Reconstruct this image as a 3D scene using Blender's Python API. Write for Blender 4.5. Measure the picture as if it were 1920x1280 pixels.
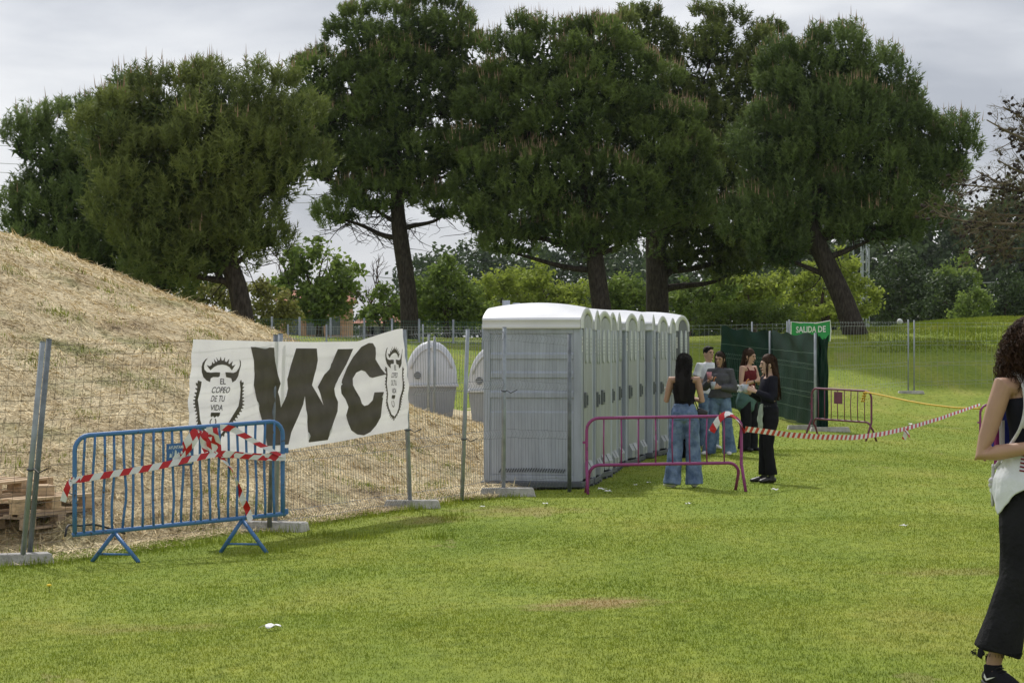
import bpy, bmesh, math, random
import numpy as np
from mathutils import Vector, Matrix, noise, geometry

for o in list(bpy.data.objects): bpy.data.objects.remove(o)
scene = bpy.context.scene
COL = scene.collection
R = math.radians
RNG = np.random.default_rng(7)
random.seed(7)

# ---------------------------------------------------------------- camera
F, HZ, CZ = 4300.0, 676.0, 1.66          # focal length / horizon row of the 1920x1280 photograph, eye height
cam_d = bpy.data.cameras.new('camera')
cam = bpy.data.objects.new('camera', cam_d); COL.objects.link(cam)
cam.location = (0, 0, CZ); cam.rotation_euler = (R(90), 0, 0)
cam_d.sensor_width = 36.0; cam_d.lens = F/1920*36.0
cam_d.shift_y = (HZ-640)/1920.0
cam_d.clip_start = 0.5; cam_d.clip_end = 3000
scene.camera = cam

# ---------------------------------------------------------------- sky
SUN_AZ, SUN_EL = R(-20), R(50)
w = bpy.data.worlds.new('World'); scene.world = w; w.use_nodes = True
nt = w.node_tree; nt.nodes.clear()
def N(tree, typ, **kw):
    n = tree.nodes.new(typ)
    for k, v in kw.items():
        if k == 'inp':
            for a, b in v.items(): n.inputs[a].default_value = b
        else: setattr(n, k, v)
    return n
sky = N(nt, 'ShaderNodeTexSky', sky_type='NISHITA', sun_disc=False, sun_elevation=SUN_EL, sun_rotation=SUN_AZ)
tc = N(nt, 'ShaderNodeTexCoord')
mp = N(nt, 'ShaderNodeMapping', inp={'Scale': (1, 1, 3.0), 'Location': (0.35, 0.0, 0.12)})
nz = N(nt, 'ShaderNodeTexNoise', inp={'Scale': 4.8, 'Detail': 7.0, 'Roughness': 0.5, 'Distortion': 0.25})
rp = N(nt, 'ShaderNodeValToRGB')
rp.color_ramp.elements[0].position = 0.36; rp.color_ramp.elements[0].color = (4.1, 4.3, 4.85, 1)
rp.color_ramp.elements[1].position = 0.62; rp.color_ramp.elements[1].color = (8.3, 8.35, 8.5, 1)
e = rp.color_ramp.elements.new(0.50); e.color = (6.4, 6.55, 6.95, 1)
mx = N(nt, 'ShaderNodeMix', data_type='RGBA'); mx.inputs['Factor'].default_value = 0.9
bg = N(nt, 'ShaderNodeBackground', inp={'Strength': 0.112})
out = N(nt, 'ShaderNodeOutputWorld')
L = nt.links.new
L(tc.outputs['Generated'], mp.inputs['Vector']); L(mp.outputs['Vector'], nz.inputs['Vector'])
L(nz.outputs['Fac'], rp.inputs['Fac']); L(sky.outputs['Color'], mx.inputs['A']); L(rp.outputs['Color'], mx.inputs['B'])
L(mx.outputs['Result'], bg.inputs['Color']); L(bg.outputs['Background'], out.inputs['Surface'])

# ---------------------------------------------------------------- sun
sd = bpy.data.lights.new('sun', 'SUN'); sd.energy = 3.0; sd.angle = R(3.5); sd.color = (1.0, 0.965, 0.91)
sun = bpy.data.objects.new('sun', sd); COL.objects.link(sun)
SV = Vector((math.sin(SUN_AZ)*math.cos(SUN_EL), math.cos(SUN_AZ)*math.cos(SUN_EL), math.sin(SUN_EL)))
sun.rotation_euler = SV.to_track_quat('Z', 'Y').to_euler(); sun.location = (0, 0, 40)

vs = scene.view_settings
vs.view_transform = 'Standard'; vs.look = 'None'; vs.exposure = 0.0; vs.gamma = 1.0; vs.use_curve_mapping = False

# ---------------------------------------------------------------- helpers
def P(px, py, Y):
    return Vector(((px-960)/F*Y, Y, CZ-(py-HZ)/F*Y))
def PX(px, Y): return (px-960)/F*Y

def mat(name, col, rough=0.7, var=0.12, scale=8.0, bump=0.0, bscale=40.0, metal=0.0, col2=None, spec=0.5,
        trans=0.0, attr=None, detail=4.0, coords='Object', squash=None, lo=0.35, hi=0.65, coat=0.0):
    m = bpy.data.materials.new(name); m.use_nodes = True
    t = m.node_tree; b = t.nodes['Principled BSDF']; o = t.nodes['Material Output']
    b.inputs['Roughness'].default_value = rough; b.inputs['Metallic'].default_value = metal
    b.inputs['Specular IOR Level'].default_value = spec
    if coat: b.inputs['Coat Weight'].default_value = coat
    c1 = tuple(max(0, x*(1-var)) for x in col)+(1,)
    c2 = (tuple(col2) if col2 else tuple(x*(1+var) for x in col))+(1,)
    if attr:
        src = N(t, 'ShaderNodeAttribute', attribute_name=attr).outputs['Fac']
        lo, hi = 0.0, 1.0
    else:
        c = N(t, 'ShaderNodeTexCoord')
        nn = N(t, 'ShaderNodeTexNoise', inp={'Scale': scale, 'Detail': detail, 'Roughness': 0.6})
        if squash:
            mm = N(t, 'ShaderNodeMapping', inp={'Scale': squash}); t.links.new(c.outputs[coords], mm.inputs['Vector'])
            t.links.new(mm.outputs['Vector'], nn.inputs['Vector'])
        else: t.links.new(c.outputs[coords], nn.inputs['Vector'])
        src = nn.outputs['Fac']
    r = N(t, 'ShaderNodeValToRGB')
    r.color_ramp.elements[0].position = lo; r.color_ramp.elements[0].color = c1
    r.color_ramp.elements[1].position = hi; r.color_ramp.elements[1].color = c2
    t.links.new(src, r.inputs['Fac']); t.links.new(r.outputs['Color'], b.inputs['Base Color'])
    if bump:
        c = N(t, 'ShaderNodeTexCoord'); n2 = N(t, 'ShaderNodeTexNoise', inp={'Scale': bscale, 'Detail': 5.0})
        bp = N(t, 'ShaderNodeBump', inp={'Strength': bump, 'Distance': 0.02})
        t.links.new(c.outputs[coords], n2.inputs['Vector']); t.links.new(n2.outputs['Fac'], bp.inputs['Height'])
        t.links.new(bp.outputs['Normal'], b.inputs['Normal'])
    if trans:
        tr = N(t, 'ShaderNodeBsdfTranslucent'); ms = N(t, 'ShaderNodeMixShader', inp={'Fac': trans})
        t.links.new(r.outputs['Color'], tr.inputs['Color'])
        t.links.new(b.outputs['BSDF'], ms.inputs[1]); t.links.new(tr.outputs['BSDF'], ms.inputs[2])
        t.links.new(ms.outputs['Shader'], o.inputs['Surface'])
    m['ramp'] = r.name
    return m

def tag(o, label=None, cat=None, group=None, kind=None):
    if label: o['label'] = label
    if cat: o['category'] = cat
    if group: o['group'] = group
    if kind: o['kind'] = kind
    return o
def thing(name, label, cat, loc=(0, 0, 0), rz=0.0, group=None):
    o = bpy.data.objects.new(name, None); COL.objects.link(o)
    o.empty_display_size = 0.1
    o.location = loc; o.rotation_euler = (0, 0, rz)
    return tag(o, label, cat, group)
def link(name, me, parent=None, m=None):
    o = bpy.data.objects.new(name, me); COL.objects.link(o)
    if m is not None: me.materials.append(m)
    if parent is not None: o.parent = parent
    return o
def copy_tree(o, parent=None):
    c = o.copy(); COL.objects.link(c); c.parent = parent
    for ch in list(o.children): copy_tree(ch, c)
    return c

class MB:
    def __init__(s): s.v = []; s.f = []; s.uv = {}
    def add(s, vs, fs):
        b = len(s.v); s.v += [tuple(x) for x in vs]; s.f += [tuple(i+b for i in f) for f in fs]; return b
    def box(s, c, size, M=None, taper=1.0):
        x, y, z = (d/2 for d in size); c = Vector(c)
        pts = [Vector(p) for p in ((-x, -y, -z), (x, -y, -z), (x, y, -z), (-x, y, -z))]
        pts += [Vector((p.x*taper, p.y*taper, z)) for p in pts]
        if M is not None: pts = [M @ p for p in pts]
        s.add([p+c for p in pts], [(3, 2, 1, 0), (4, 5, 6, 7), (0, 1, 5, 4), (1, 2, 6, 5), (2, 3, 7, 6), (3, 0, 4, 7)])
        return s
    def bbox(s, c, size, bev=0.01, M=None):
        # bevelled box
        bm = bmesh.new(); bmesh.ops.create_cube(bm, size=1.0)
        for v in bm.verts: v.co = Vector((v.co.x*size[0], v.co.y*size[1], v.co.z*size[2]))
        bmesh.ops.bevel(bm, geom=list(bm.edges), offset=bev, segments=2, affect='EDGES', profile=0.5)
        c = Vector(c); bm.verts.index_update()
        s.add([(M @ v.co if M is not None else v.co)+c for v in bm.verts], [[v.index for v in f.verts] for f in bm.faces])
        bm.free(); return s
    def tube(s, pts, r, seg=8, cap=True, ref=None):
        """r: number, list of numbers or list of (rx, ry)"""
        pts = [Vector(p) for p in pts]; n = len(pts)
        if not isinstance(r, (list, tuple)): r = [r]*n
        r = [(q, q) if not isinstance(q, (list, tuple)) else q for q in r]
        tang = []
        for i in range(n):
            a = pts[max(0, i-1)]; b = pts[min(n-1, i+1)]
            d = b-a; tang.append(d.normalized() if d.length > 1e-9 else Vector((0, 0, 1)))
        t0 = tang[0]
        u = Vector(ref) if ref is not None else (Vector((1, 0, 0)) if abs(t0.x) < 0.8 else Vector((0, 1, 0)))
        vs = []
        for i in range(n):
            t = tang[i]; u = (u - t*u.dot(t))
            if u.length < 1e-6: u = t.orthogonal()
            u.normalize(); v = t.cross(u)
            for k in range(seg):
                a = 2*math.pi*k/seg
                vs.append(pts[i]+u*(math.cos(a)*r[i][0])+v*(math.sin(a)*r[i][1]))
        fs = []
        for i in range(n-1):
            for k in range(seg):
                k2 = (k+1) % seg
                fs.append((i*seg+k, i*seg+k2, (i+1)*seg+k2, (i+1)*seg+k))
        if cap:
            fs.append(tuple(reversed(range(seg)))); fs.append(tuple(range((n-1)*seg, n*seg)))
        s.add(vs, fs); return s
    def ball(s, c, r, seg=10, rings=7, M=None):
        c = Vector(c); r = (r, r, r) if not isinstance(r, (list, tuple)) else r
        vs = []; fs = []
        for i in range(rings+1):
            th = math.pi*i/rings
            for k in range(seg):
                a = 2*math.pi*k/seg
                p = Vector((r[0]*math.sin(th)*math.cos(a), r[1]*math.sin(th)*math.sin(a), r[2]*math.cos(th)))
                if M is not None: p = M @ p
                vs.append(c+p)
        for i in range(rings):
            for k in range(seg):
                k2 = (k+1) % seg
                fs.append((i*seg+k, (i+1)*seg+k, (i+1)*seg+k2, i*seg+k2))
        s.add(vs, fs); return s
    def ribbon(s, pts, width, side, u0=0.0, twist=None):
        """flat strip with a uv map running along it in metres; side: direction(s) across"""
        pts = [Vector(p) for p in pts]; d = u0; vs = []; us = []
        for i, p in enumerate(pts):
            if i: d += (pts[i]-pts[i-1]).length
            sd_ = Vector(side[i] if isinstance(side, list) else side).normalized()
            wd = width[i] if isinstance(width, list) else width
            vs += [p-sd_*wd/2, p+sd_*wd/2]; us += [(d, 0), (d, 1)]
        b = len(s.v); s.v += [tuple(x) for x in vs]
        for k, uvv in enumerate(us): s.uv[b+k] = uvv
        for i in range(len(pts)-1): s.f.append((b+2*i, b+2*i+1, b+2*i+3, b+2*i+2))
        return s
    def mesh(s, name, origin=None, smooth=False):
        me = bpy.data.meshes.new(name)
        v = s.v
        if origin is not None:
            o = Vector(origin); v = [tuple(Vector(x)-o) for x in v]
        me.from_pydata(v, [], s.f); me.update()
        if s.uv:
            l = me.uv_layers.new(name='UVMap')
            for lp in me.loops: l.data[lp.index].uv = s.uv.get(lp.vertex_index, (0, 0))
        if smooth:
            me.polygons.foreach_set('use_smooth', [True]*len(me.polygons))
        return me
    def build(s, name, m, parent=None, origin=None, smooth=False):
        return link(name, s.mesh(name, origin, smooth), parent, m)

def tri_mesh(name, V, tint=None, nper=3, smooth=False):
    """V: (n*nper,3) array of separate polygons with nper corners"""
    n = len(V)//nper
    me = bpy.data.meshes.new(name)
    me.vertices.add(len(V)); me.vertices.foreach_set('co', V.astype(np.float32).ravel())
    me.loops.add(len(V)); me.loops.foreach_set('vertex_index', np.arange(len(V), dtype=np.int32))
    me.polygons.add(n); me.polygons.foreach_set('loop_start', np.arange(0, len(V), nper, dtype=np.int32))
    try: me.polygons.foreach_set('loop_total', np.full(n, nper, dtype=np.int32))
    except Exception: pass
    if tint is not None:
        a = me.attributes.new('tint', 'FLOAT', 'POINT'); a.data.foreach_set('value', np.repeat(tint, nper).astype(np.float32))
    me.update(calc_edges=True); me.validate()
    return me
def unit(a): return a/np.maximum(np.linalg.norm(a, axis=-1, keepdims=True), 1e-9)
def rand_dir(n): return unit(RNG.normal(size=(n, 3)))
def curve_pts(ctrl, n=24):
    """Catmull-Rom through control points"""
    c = [Vector(p) for p in ctrl]; c = [c[0]*2-c[1]]+c+[c[-1]*2-c[-2]]
    out_ = []; m = len(c)-3
    for i in range(n+1):
        t = i/n*m; k = min(int(t), m-1); t -= k
        p0, p1, p2, p3 = c[k:k+4]
        out_.append(0.5*((2*p1)+(p2-p0)*t+(2*p0-5*p1+4*p2-p3)*t*t+(3*p1-p0-3*p2+p3)*t**3))
    return out_
# ================================================================ terrain
# (px, py, depth) of places where something stands on the ground
GC = [(1850, 1278, 10.5), (70, 1062, 20.5), (515, 996, 23.6), (768, 954, 26.2), (1000, 921, 29), (1380, 920, 28.5),
      (1440, 907, 30.1), (1240, 853, 39), (1350, 856, 37), (1405, 842, 38), (1580, 824, 44), (1836, 864, 38),
      (1535, 808, 47.5), (1448, 783, 53.7), (805, 790, 49), (1708, 736, 63.7), (870, 652, 70), (1300, 634, 76),
      (1150, 640, 76), (1600, 624, 74), (1800, 601, 86), (1750, 601, 84), (1905, 622, 90), (1650, 622, 84), (1560, 628, 86), (1950, 735, 64), (1400, 748, 60)]
GP = [tuple(P(*c)) for c in GC]
GP += [(-1.5, 9.5, 0.08), (2.5, 6, 0.12), (-2, 0, 0.0), (3, 0, 0.0), (-6, 12, -0.05), (-7.5, 20, -0.2), (-30, 25, 0.0), (30, 30, 0.0),
       (-12, 50, 0.8), (-8, 62, 2.4), (-20, 70, 2.4), (0, 95, 2.6), (25, 95, 2.7), (-30, 100, 2.5), (0, 140, 2.6), (40, 140, 2.8),
       (-40, 140, 2.6), (15, 20, 0.05), (-30, -10, 0), (30, -10, 0), (30, 62, 0.9)]
GP = np.array(GP)
def _phi(r2): return 0.5*r2*np.log(r2+1e-9)
def _warp(X, Y): return np.stack([np.asarray(X)*0.8, np.asarray(Y)*0.8], -1)/10
_gp = _warp(GP[:, 0], GP[:, 1])
_n = len(_gp)
_K = _phi(((_gp[:, None]-_gp[None])**2).sum(-1))+np.eye(_n)*0.02
_A = np.zeros((_n+3, _n+3)); _A[:_n, :_n] = _K; _A[:_n, _n] = 1; _A[:_n, _n+1:] = _gp; _A[_n:, :_n] = _A[:_n, _n:].T
_w = np.linalg.solve(_A, np.concatenate([GP[:, 2], np.zeros(3)]))
def ground_np(X, Y):
    X = np.asarray(X, float); Y = np.asarray(Y, float); sh = X.shape
    Xf = np.clip(X.ravel(), -38, 38); Yf = np.clip(Y.ravel(), -12, 138)
    q = _warp(Xf, Yf); o = np.empty(len(q))
    for i in range(0, len(q), 20000):
        d = q[i:i+20000]
        o[i:i+20000] = _phi(((d[:, None]-_gp[None])**2).sum(-1)) @ _w[:_n]+_w[_n]+d @ _w[_n+1:]
    return o.reshape(sh)
def ground(x, y): return float(ground_np(np.array([x]), np.array([y]))[0])

def vnoise(X, Y, s, seed=0.0):
    # cheap smooth 2-d noise from sines, about -1..1
    X = np.asarray(X)*s+seed; Y = np.asarray(Y)*s-seed*0.7
    return (np.sin(1.3*X+0.7*np.sin(1.9*Y+seed))+np.sin(1.7*Y+1.1*np.sin(1.1*X+2*seed))+np.sin(2.3*X-1.9*Y+seed)*0.7+np.sin(3.1*X+2.7*Y+1.3*np.sin(2*X))*0.5)/3.2

def lawn_material(blades):
    m = bpy.data.materials.new('grass_blade' if blades else 'lawn_soil_and_grass'); m.use_nodes = True
    t = m.node_tree; b = t.nodes['Principled BSDF']; k = t.links.new
    g = N(t, 'ShaderNodeNewGeometry')
    def nz_(scale, detail, sq=(1, 1, 1), dist=0.0):
        mp_ = N(t, 'ShaderNodeMapping', inp={'Scale': sq}); k(g.outputs['Position'], mp_.inputs['Vector'])
        n_ = N(t, 'ShaderNodeTexNoise', inp={'Scale': scale, 'Detail': detail, 'Roughness': 0.6, 'Distortion': dist}); k(mp_.outputs['Vector'], n_.inputs['Vector'])
        return n_.outputs['Fac']
    def ramp(src, els):
        r_ = N(t, 'ShaderNodeValToRGB'); cr = r_.color_ramp
        cr.elements[0].position, cr.elements[0].color = els[0]; cr.elements[1].position, cr.elements[1].color = els[-1]
        for p_, c_ in els[1:-1]: cr.elements.new(p_).color = c_
        k(src, r_.inputs['Fac']); return r_.outputs['Color']
    def mixc(f, a, b_, typ='MIX'):
        x = N(t, 'ShaderNodeMix', data_type='RGBA', blend_type=typ)
        if isinstance(f, float): x.inputs['Factor'].default_value = f
        else: k(f, x.inputs['Factor'])
        k(a, x.inputs['A']); k(b_, x.inputs['B']); return x.outputs['Result']
    patches = ramp(nz_(0.55, 5, (1, 0.45, 1), 0.4), [(0.26, (0.150, 0.218, 0.024, 1)), (0.44, (0.195, 0.255, 0.030, 1)), (0.58, (0.232, 0.278, 0.038, 1)), (0.78, (0.310, 0.302, 0.068, 1))])
    fine = ramp(nz_(9.0, 6, (1, 0.5, 1)), [(0.30, (0.72, 0.76, 0.66, 1)), (0.5, (1, 1, 1, 1)), (0.72, (1.25, 1.2, 1.2, 1))])
    col = mixc(1.0, patches, fine, 'MULTIPLY')
    dry = N(t, 'ShaderNodeMath', operation='GREATER_THAN', inp={1: 0.66}); k(nz_(0.9, 6, (0.8, 0.35, 1), 0.3), dry.inputs[0])
    dr = N(t, 'ShaderNodeRGB'); dr.outputs[0].default_value = (0.30, 0.255, 0.11, 1)
    dm = N(t, 'ShaderNodeMath', operation='MULTIPLY', inp={1: 0.35}); k(dry.outputs[0], dm.inputs[0])
    col = mixc(dm.outputs[0], col, dr.outputs[0])
    for (cx, cy, rx_, ry_, amt) in ((0.55, 15.1, 0.62, 0.55, 0.9), (0.12, 25.6, 0.9, 0.8, 0.5), (-0.9, 24.6, 0.5, 0.6, 0.5), (3.3, 17.0, 0.7, 0.5, 0.35), (-2.2, 14.2, 0.5, 0.4, 0.35)):   # worn dry spots
        vm = N(t, 'ShaderNodeVectorMath', operation='SUBTRACT'); vm.inputs[1].default_value = (cx, cy, 0); k(g.outputs['Position'], vm.inputs[0])
        v2 = N(t, 'ShaderNodeVectorMath', operation='MULTIPLY'); v2.inputs[1].default_value = (1/rx_, 1/ry_, 0); k(vm.outputs[0], v2.inputs[0])
        le = N(t, 'ShaderNodeVectorMath', operation='LENGTH'); k(v2.outputs[0], le.inputs[0])
        sm = N(t, 'ShaderNodeMath', operation='MULTIPLY_ADD', inp={1: 2.2, 2: -1.1}); k(nz_(2.5, 6), sm.inputs[0]); ad = N(t, 'ShaderNodeMath', operation='ADD'); k(le.outputs['Value'], ad.inputs[0]); k(sm.outputs[0], ad.inputs[1])
        mr = N(t, 'ShaderNodeMapRange', inp={'From Min': 1.0, 'From Max': 0.25, 'To Min': 0.0, 'To Max': amt}); k(ad.outputs[0], mr.inputs['Value'])
        dc = N(t, 'ShaderNodeRGB'); dc.outputs[0].default_value = (0.33, 0.245, 0.11, 1); col = mixc(mr.outputs['Result'], col, dc.outputs[0])
    if blades:
        a = N(t, 'ShaderNodeAttribute', attribute_name='tint')
        tv = ramp(a.outputs['Fac'], [(0.0, (0.72, 0.78, 0.65, 1)), (0.6, (1.08, 1.06, 0.95, 1)), (0.9, (1.25, 1.18, 1.1, 1)), (1.0, (1.7, 1.5, 2.0, 1))])
        col = mixc(1.0, col, tv, 'MULTIPLY')
    k(col, b.inputs['Base Color']); b.inputs['Roughness'].default_value = 0.8 if not blades else 0.65
    b.inputs['Specular IOR Level'].default_value = 0.1 if not blades else 0.15
    if blades:
        tr = N(t, 'ShaderNodeBsdfTranslucent'); ms = N(t, 'ShaderNodeMixShader', inp={'Fac': 0.35}); k(col, tr.inputs['Color'])
        k(b.outputs['BSDF'], ms.inputs[1]); k(tr.outputs['BSDF'], ms.inputs[2]); k(ms.outputs['Shader'], t.nodes['Material Output'].inputs['Surface'])
    else:
        bp = N(t, 'ShaderNodeBump', inp={'Strength': 0.8, 'Distance': 0.05}); k(nz_(14.0, 8, (1, 0.6, 1)), bp.inputs['Height']); k(bp.outputs['Normal'], b.inputs['Normal'])
    return m
M_LAWN = lawn_material(False); M_BLADE = lawn_material(True)

def grid_mesh(name, X, Y, Z):
    ny, nx = X.shape; me = bpy.data.meshes.new(name)
    V = np.stack([X, Y, Z], -1).reshape(-1, 3)
    idx = np.arange(ny*nx).reshape(ny, nx)
    Fq = np.stack([idx[:-1, :-1], idx[:-1, 1:], idx[1:, 1:], idx[1:, :-1]], -1).reshape(-1, 4)
    me.vertices.add(len(V)); me.vertices.foreach_set('co', V.astype(np.float32).ravel())
    me.loops.add(Fq.size); me.loops.foreach_set('vertex_index', Fq.astype(np.int32).ravel())
    me.polygons.add(len(Fq)); me.polygons.foreach_set('loop_start', np.arange(0, Fq.size, 4, dtype=np.int32))
    me.polygons.foreach_set('use_smooth', np.ones(len(Fq), bool)); me.update(calc_edges=True)
    return me
ys = np.concatenate([np.linspace(-30, 5, 12), np.linspace(6, 40, 90), np.linspace(40.6, 100, 100), np.linspace(103, 160, 16), np.array([200, 260, 340, 420])])
us = np.concatenate([[-300, -200, -120, -70], np.linspace(-38, 38, 130), [70, 120, 200, 300]])
gx, gy = np.meshgrid(us, ys)
gz = ground_np(gx, gy)+0.02*vnoise(gx, gy, 0.5, 3)
tag(link('ground', grid_mesh('ground', gx, gy, gz), None, M_LAWN), kind='structure')
def gnd(X, Y): return ground_np(X, Y)+0.02*vnoise(X, Y, 0.5, 3)
def gz1(x, y): return float(gnd(np.array([x]), np.array([y]))[0])

# ---- straw-covered mound behind the fence
FX = np.array([-30, -12, -7.0, -4.24, -2.44, -1.19, -0.57, -0.1, 0.5]); FY = np.array([12, 16.5, 19.2, 20.5, 23.6, 26.2, 27.3, 28.0, 29.0])
def fence_y(X): return np.interp(X, FX, FY)
RX = np.array([-30, -20, -14, -10, -8.04, -7.2, -6.36, -5.5, -4.7, -3.7, -2.6, -1.6, -0.53, 0.2]); RZ = np.array([1.5, 3.6, 4.3, 4.0, 3.62, 3.36, 3.02, 2.68, 2.42, 2.06, 1.40, 0.76, 0.42, 0.2])
def mound_np(X, Y):
    X = np.asarray(X, float); Y = np.asarray(Y, float)
    yf = fence_y(X)+np.interp(X, [-12, -3.6, -2.2, -1], [1.6, 1.0, 0.5, -0.25])-0.15*vnoise(X, Y*0, 3.0); yr = np.interp(X, [-30, -8, -3, 0.2], [40, 36, 36, 40])
    zr = np.interp(X, RX, RZ); g = gnd(X, Y)
    t1 = np.clip((Y-yf)/(yr-yf), 0, 1); t2 = np.clip((Y-yr)/16.0, 0, 1)
    s = np.where(Y < yr, np.sin(t1*np.pi/2)**1.15, 0.5+0.5*np.cos(t2*np.pi))
    edge = np.clip(s*14, 0, 1)*np.clip((0.45-X+0.25*vnoise(X*0, Y, 1.2))*2.0, 0, 1)
    h = g*(1-s)+np.maximum(zr, g)*s
    h = h+edge*(0.035*vnoise(X, Y, 3.1, 1)+0.03*vnoise(X, Y, 7.0, 2)+0.05*vnoise(X, Y, 1.1, 5))
    return np.where(edge < 1, g-0.06+(h-g+0.075)*edge, h+0.015), edge
mx_, my_ = np.meshgrid(np.linspace(-26, 0.9, 170), np.linspace(11, 54, 170))
mz_, _ = mound_np(mx_, my_)
def straw_material(name, blades):
    m = bpy.data.materials.new(name); m.use_nodes = True; t = m.node_tree; b = t.nodes['Principled BSDF']; k = t.links.new
    g = N(t, 'ShaderNodeNewGeometry')
    n1 = N(t, 'ShaderNodeTexNoise', inp={'Scale': 1.1, 'Detail': 7.0, 'Roughness': 0.65}); k(g.outputs['Position'], n1.inputs['Vector'])
    r1 = N(t, 'ShaderNodeValToRGB'); cr = r1.color_ramp
    cr.elements[0].position = 0.31; cr.elements[0].color = (0.20, 0.14, 0.08, 1)
    cr.elements[1].position = 0.70; cr.elements[1].color = (0.70, 0.605, 0.40, 1)
    cr.elements.new(0.38).color = (0.48, 0.385, 0.225, 1); cr.elements.new(0.52).color = (0.61, 0.515, 0.325, 1)
    k(n1.outputs['Fac'], r1.inputs['Fac'])
    n2 = N(t, 'ShaderNodeTexNoise', inp={'Scale': 0.75, 'Detail': 5.0, 'Roughness': 0.6}); mp_ = N(t, 'ShaderNodeMapping', inp={'Location': (3.1, 7.7, 0)})
    k(g.outputs['Position'], mp_.inputs['Vector']); k(mp_.outputs['Vector'], n2.inputs['Vector'])
    r2 = N(t, 'ShaderNodeValToRGB'); r2.color_ramp.elements[0].position = 0.57; r2.color_ramp.elements[0].color = (0, 0, 0, 1)
    r2.color_ramp.elements[1].position = 0.70; r2.color_ramp.elements[1].color = (0.75, 0.75, 0.75, 1); k(n2.outputs['Fac'], r2.inputs['Fac'])
    mg = N(t, 'ShaderNodeMix', data_type='RGBA'); mg.inputs['B'].default_value = (0.17, 0.19, 0.045, 1)
    k(r2.outputs['Color'], mg.inputs['Factor']); k(r1.outputs['Color'], mg.inputs['A']); col = mg.outputs['Result']
    if blades:
        a = N(t, 'ShaderNodeAttribute', attribute_name='tint'); r3 = N(t, 'ShaderNodeValToRGB')
        r3.color_ramp.elements[0].color = (0.58, 0.54, 0.46, 1); r3.color_ramp.elements[1].color = (1.5, 1.48, 1.45, 1); k(a.outputs['Fac'], r3.inputs['Fac'])
        mm = N(t, 'ShaderNodeMix', data_type='RGBA', blend_type='MULTIPLY'); mm.inputs['Factor'].default_value = 1.0
        k(col, mm.inputs['A']); k(r3.outputs['Color'], mm.inputs['B']); col = mm.outputs['Result']
    else:
        n4 = N(t, 'ShaderNodeTexNoise', inp={'Scale': 22.0, 'Detail': 8.0}); k(g.outputs['Position'], n4.inputs['Vector'])
        bp = N(t, 'ShaderNodeBump', inp={'Strength': 1.0, 'Distance': 0.06}); k(n4.outputs['Fac'], bp.inputs['Height']); k(bp.outputs['Normal'], b.inputs['Normal'])
    k(col, b.inputs['Base Color']); b.inputs['Roughness'].default_value = 0.8; b.inputs['Specular IOR Level'].default_value = 0.2
    return m
M_STRAWBED = straw_material('straw_bed', False); M_STRAW = straw_material('straw_stalk', True)
tag(link('mound', grid_mesh('mound', mx_, my_, mz_), None, M_STRAWBED), kind='structure')
def surf1(x, y):
    z = gz1(x, y); m_, e_ = mound_np(np.array([x]), np.array([y])); return max(z, float(m_[0]))

# ---- loose straw stalks
def straw():
    n = 120000
    # more of them near the camera and in the part the camera sees
    Y = 17+RNG.random(n)**1.3*33; px = RNG.uniform(-260, 1010, n); X = PX(px, Y)
    z, e_ = mound_np(X, Y); ok = (e_ > 0.15+0.6*RNG.random(n)) & (X < 0.5); X, Y, z = X[ok], Y[ok], z[ok]; n = len(X)
    az = RNG.uniform(0, 2*np.pi, n); tl = np.abs(RNG.normal(0, 0.22, n))
    # stalks follow the slope
    dz = (mound_np(X+0.1*np.cos(az), Y+0.1*np.sin(az))[0]-z)/0.1; dz = np.clip(dz, -1, 1)
    d = unit(np.stack([np.cos(az), np.sin(az), dz+tl], -1)); ln = RNG.uniform(0.06, 0.26, n)*(1+(RNG.random(n) < 0.03)*0.7)
    sdv = unit(np.cross(d, np.array([0, 0, 1.0])+0.5*rand_dir(n))); wd = RNG.uniform(0.003, 0.0075, n)*np.clip(Y/22, 0.8, 1.6)
    p = np.stack([X, Y, z+RNG.uniform(0.0, 0.035, n)], -1)
    a = p-sdv*wd[:, None]; b = p+sdv*wd[:, None]; c = p+d*ln[:, None]
    V = np.stack([a, b, c], 1).reshape(-1, 3)
    n2 = 16000; X2 = RNG.uniform(-7.5, -0.2, n2); off = np.interp(X2, [-12, -3.6, -2.2, -1], [2.3, 1.9, 0.9, 0.1]); Y2 = fence_y(X2)-0.35+RNG.random(n2)**0.7*(off+0.5)
    keep = vnoise(X2, Y2, 2.6, 6)+0.5*(Y2-fence_y(X2))+0.5*RNG.random(n2) > 0.25; X2, Y2 = X2[keep], Y2[keep]; n2 = len(X2); az = RNG.uniform(0, 6.283, n2)
    d = unit(np.stack([np.cos(az), np.sin(az), np.abs(RNG.normal(0, 0.15, n2))], -1)); sv = np.stack([-np.sin(az), np.cos(az), np.zeros(n2)], -1)*RNG.uniform(0.003, 0.007, (n2, 1))
    mz2 = mound_np(X2, Y2)[0]; p = np.stack([X2, Y2, np.maximum(gnd(X2, Y2), mz2)+RNG.uniform(0.005, 0.04, n2)], -1)
    V = np.concatenate([V, np.stack([p-sv, p+sv, p+d*RNG.uniform(0.05, 0.22, (n2, 1))], 1).reshape(-1, 3)]); n += n2
    tag(link('straw', tri_mesh('straw', V, RNG.random(n)), None, M_STRAW), 'loose dry straw covering the mound behind the fence', 'straw', kind='stuff')
straw()

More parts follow.
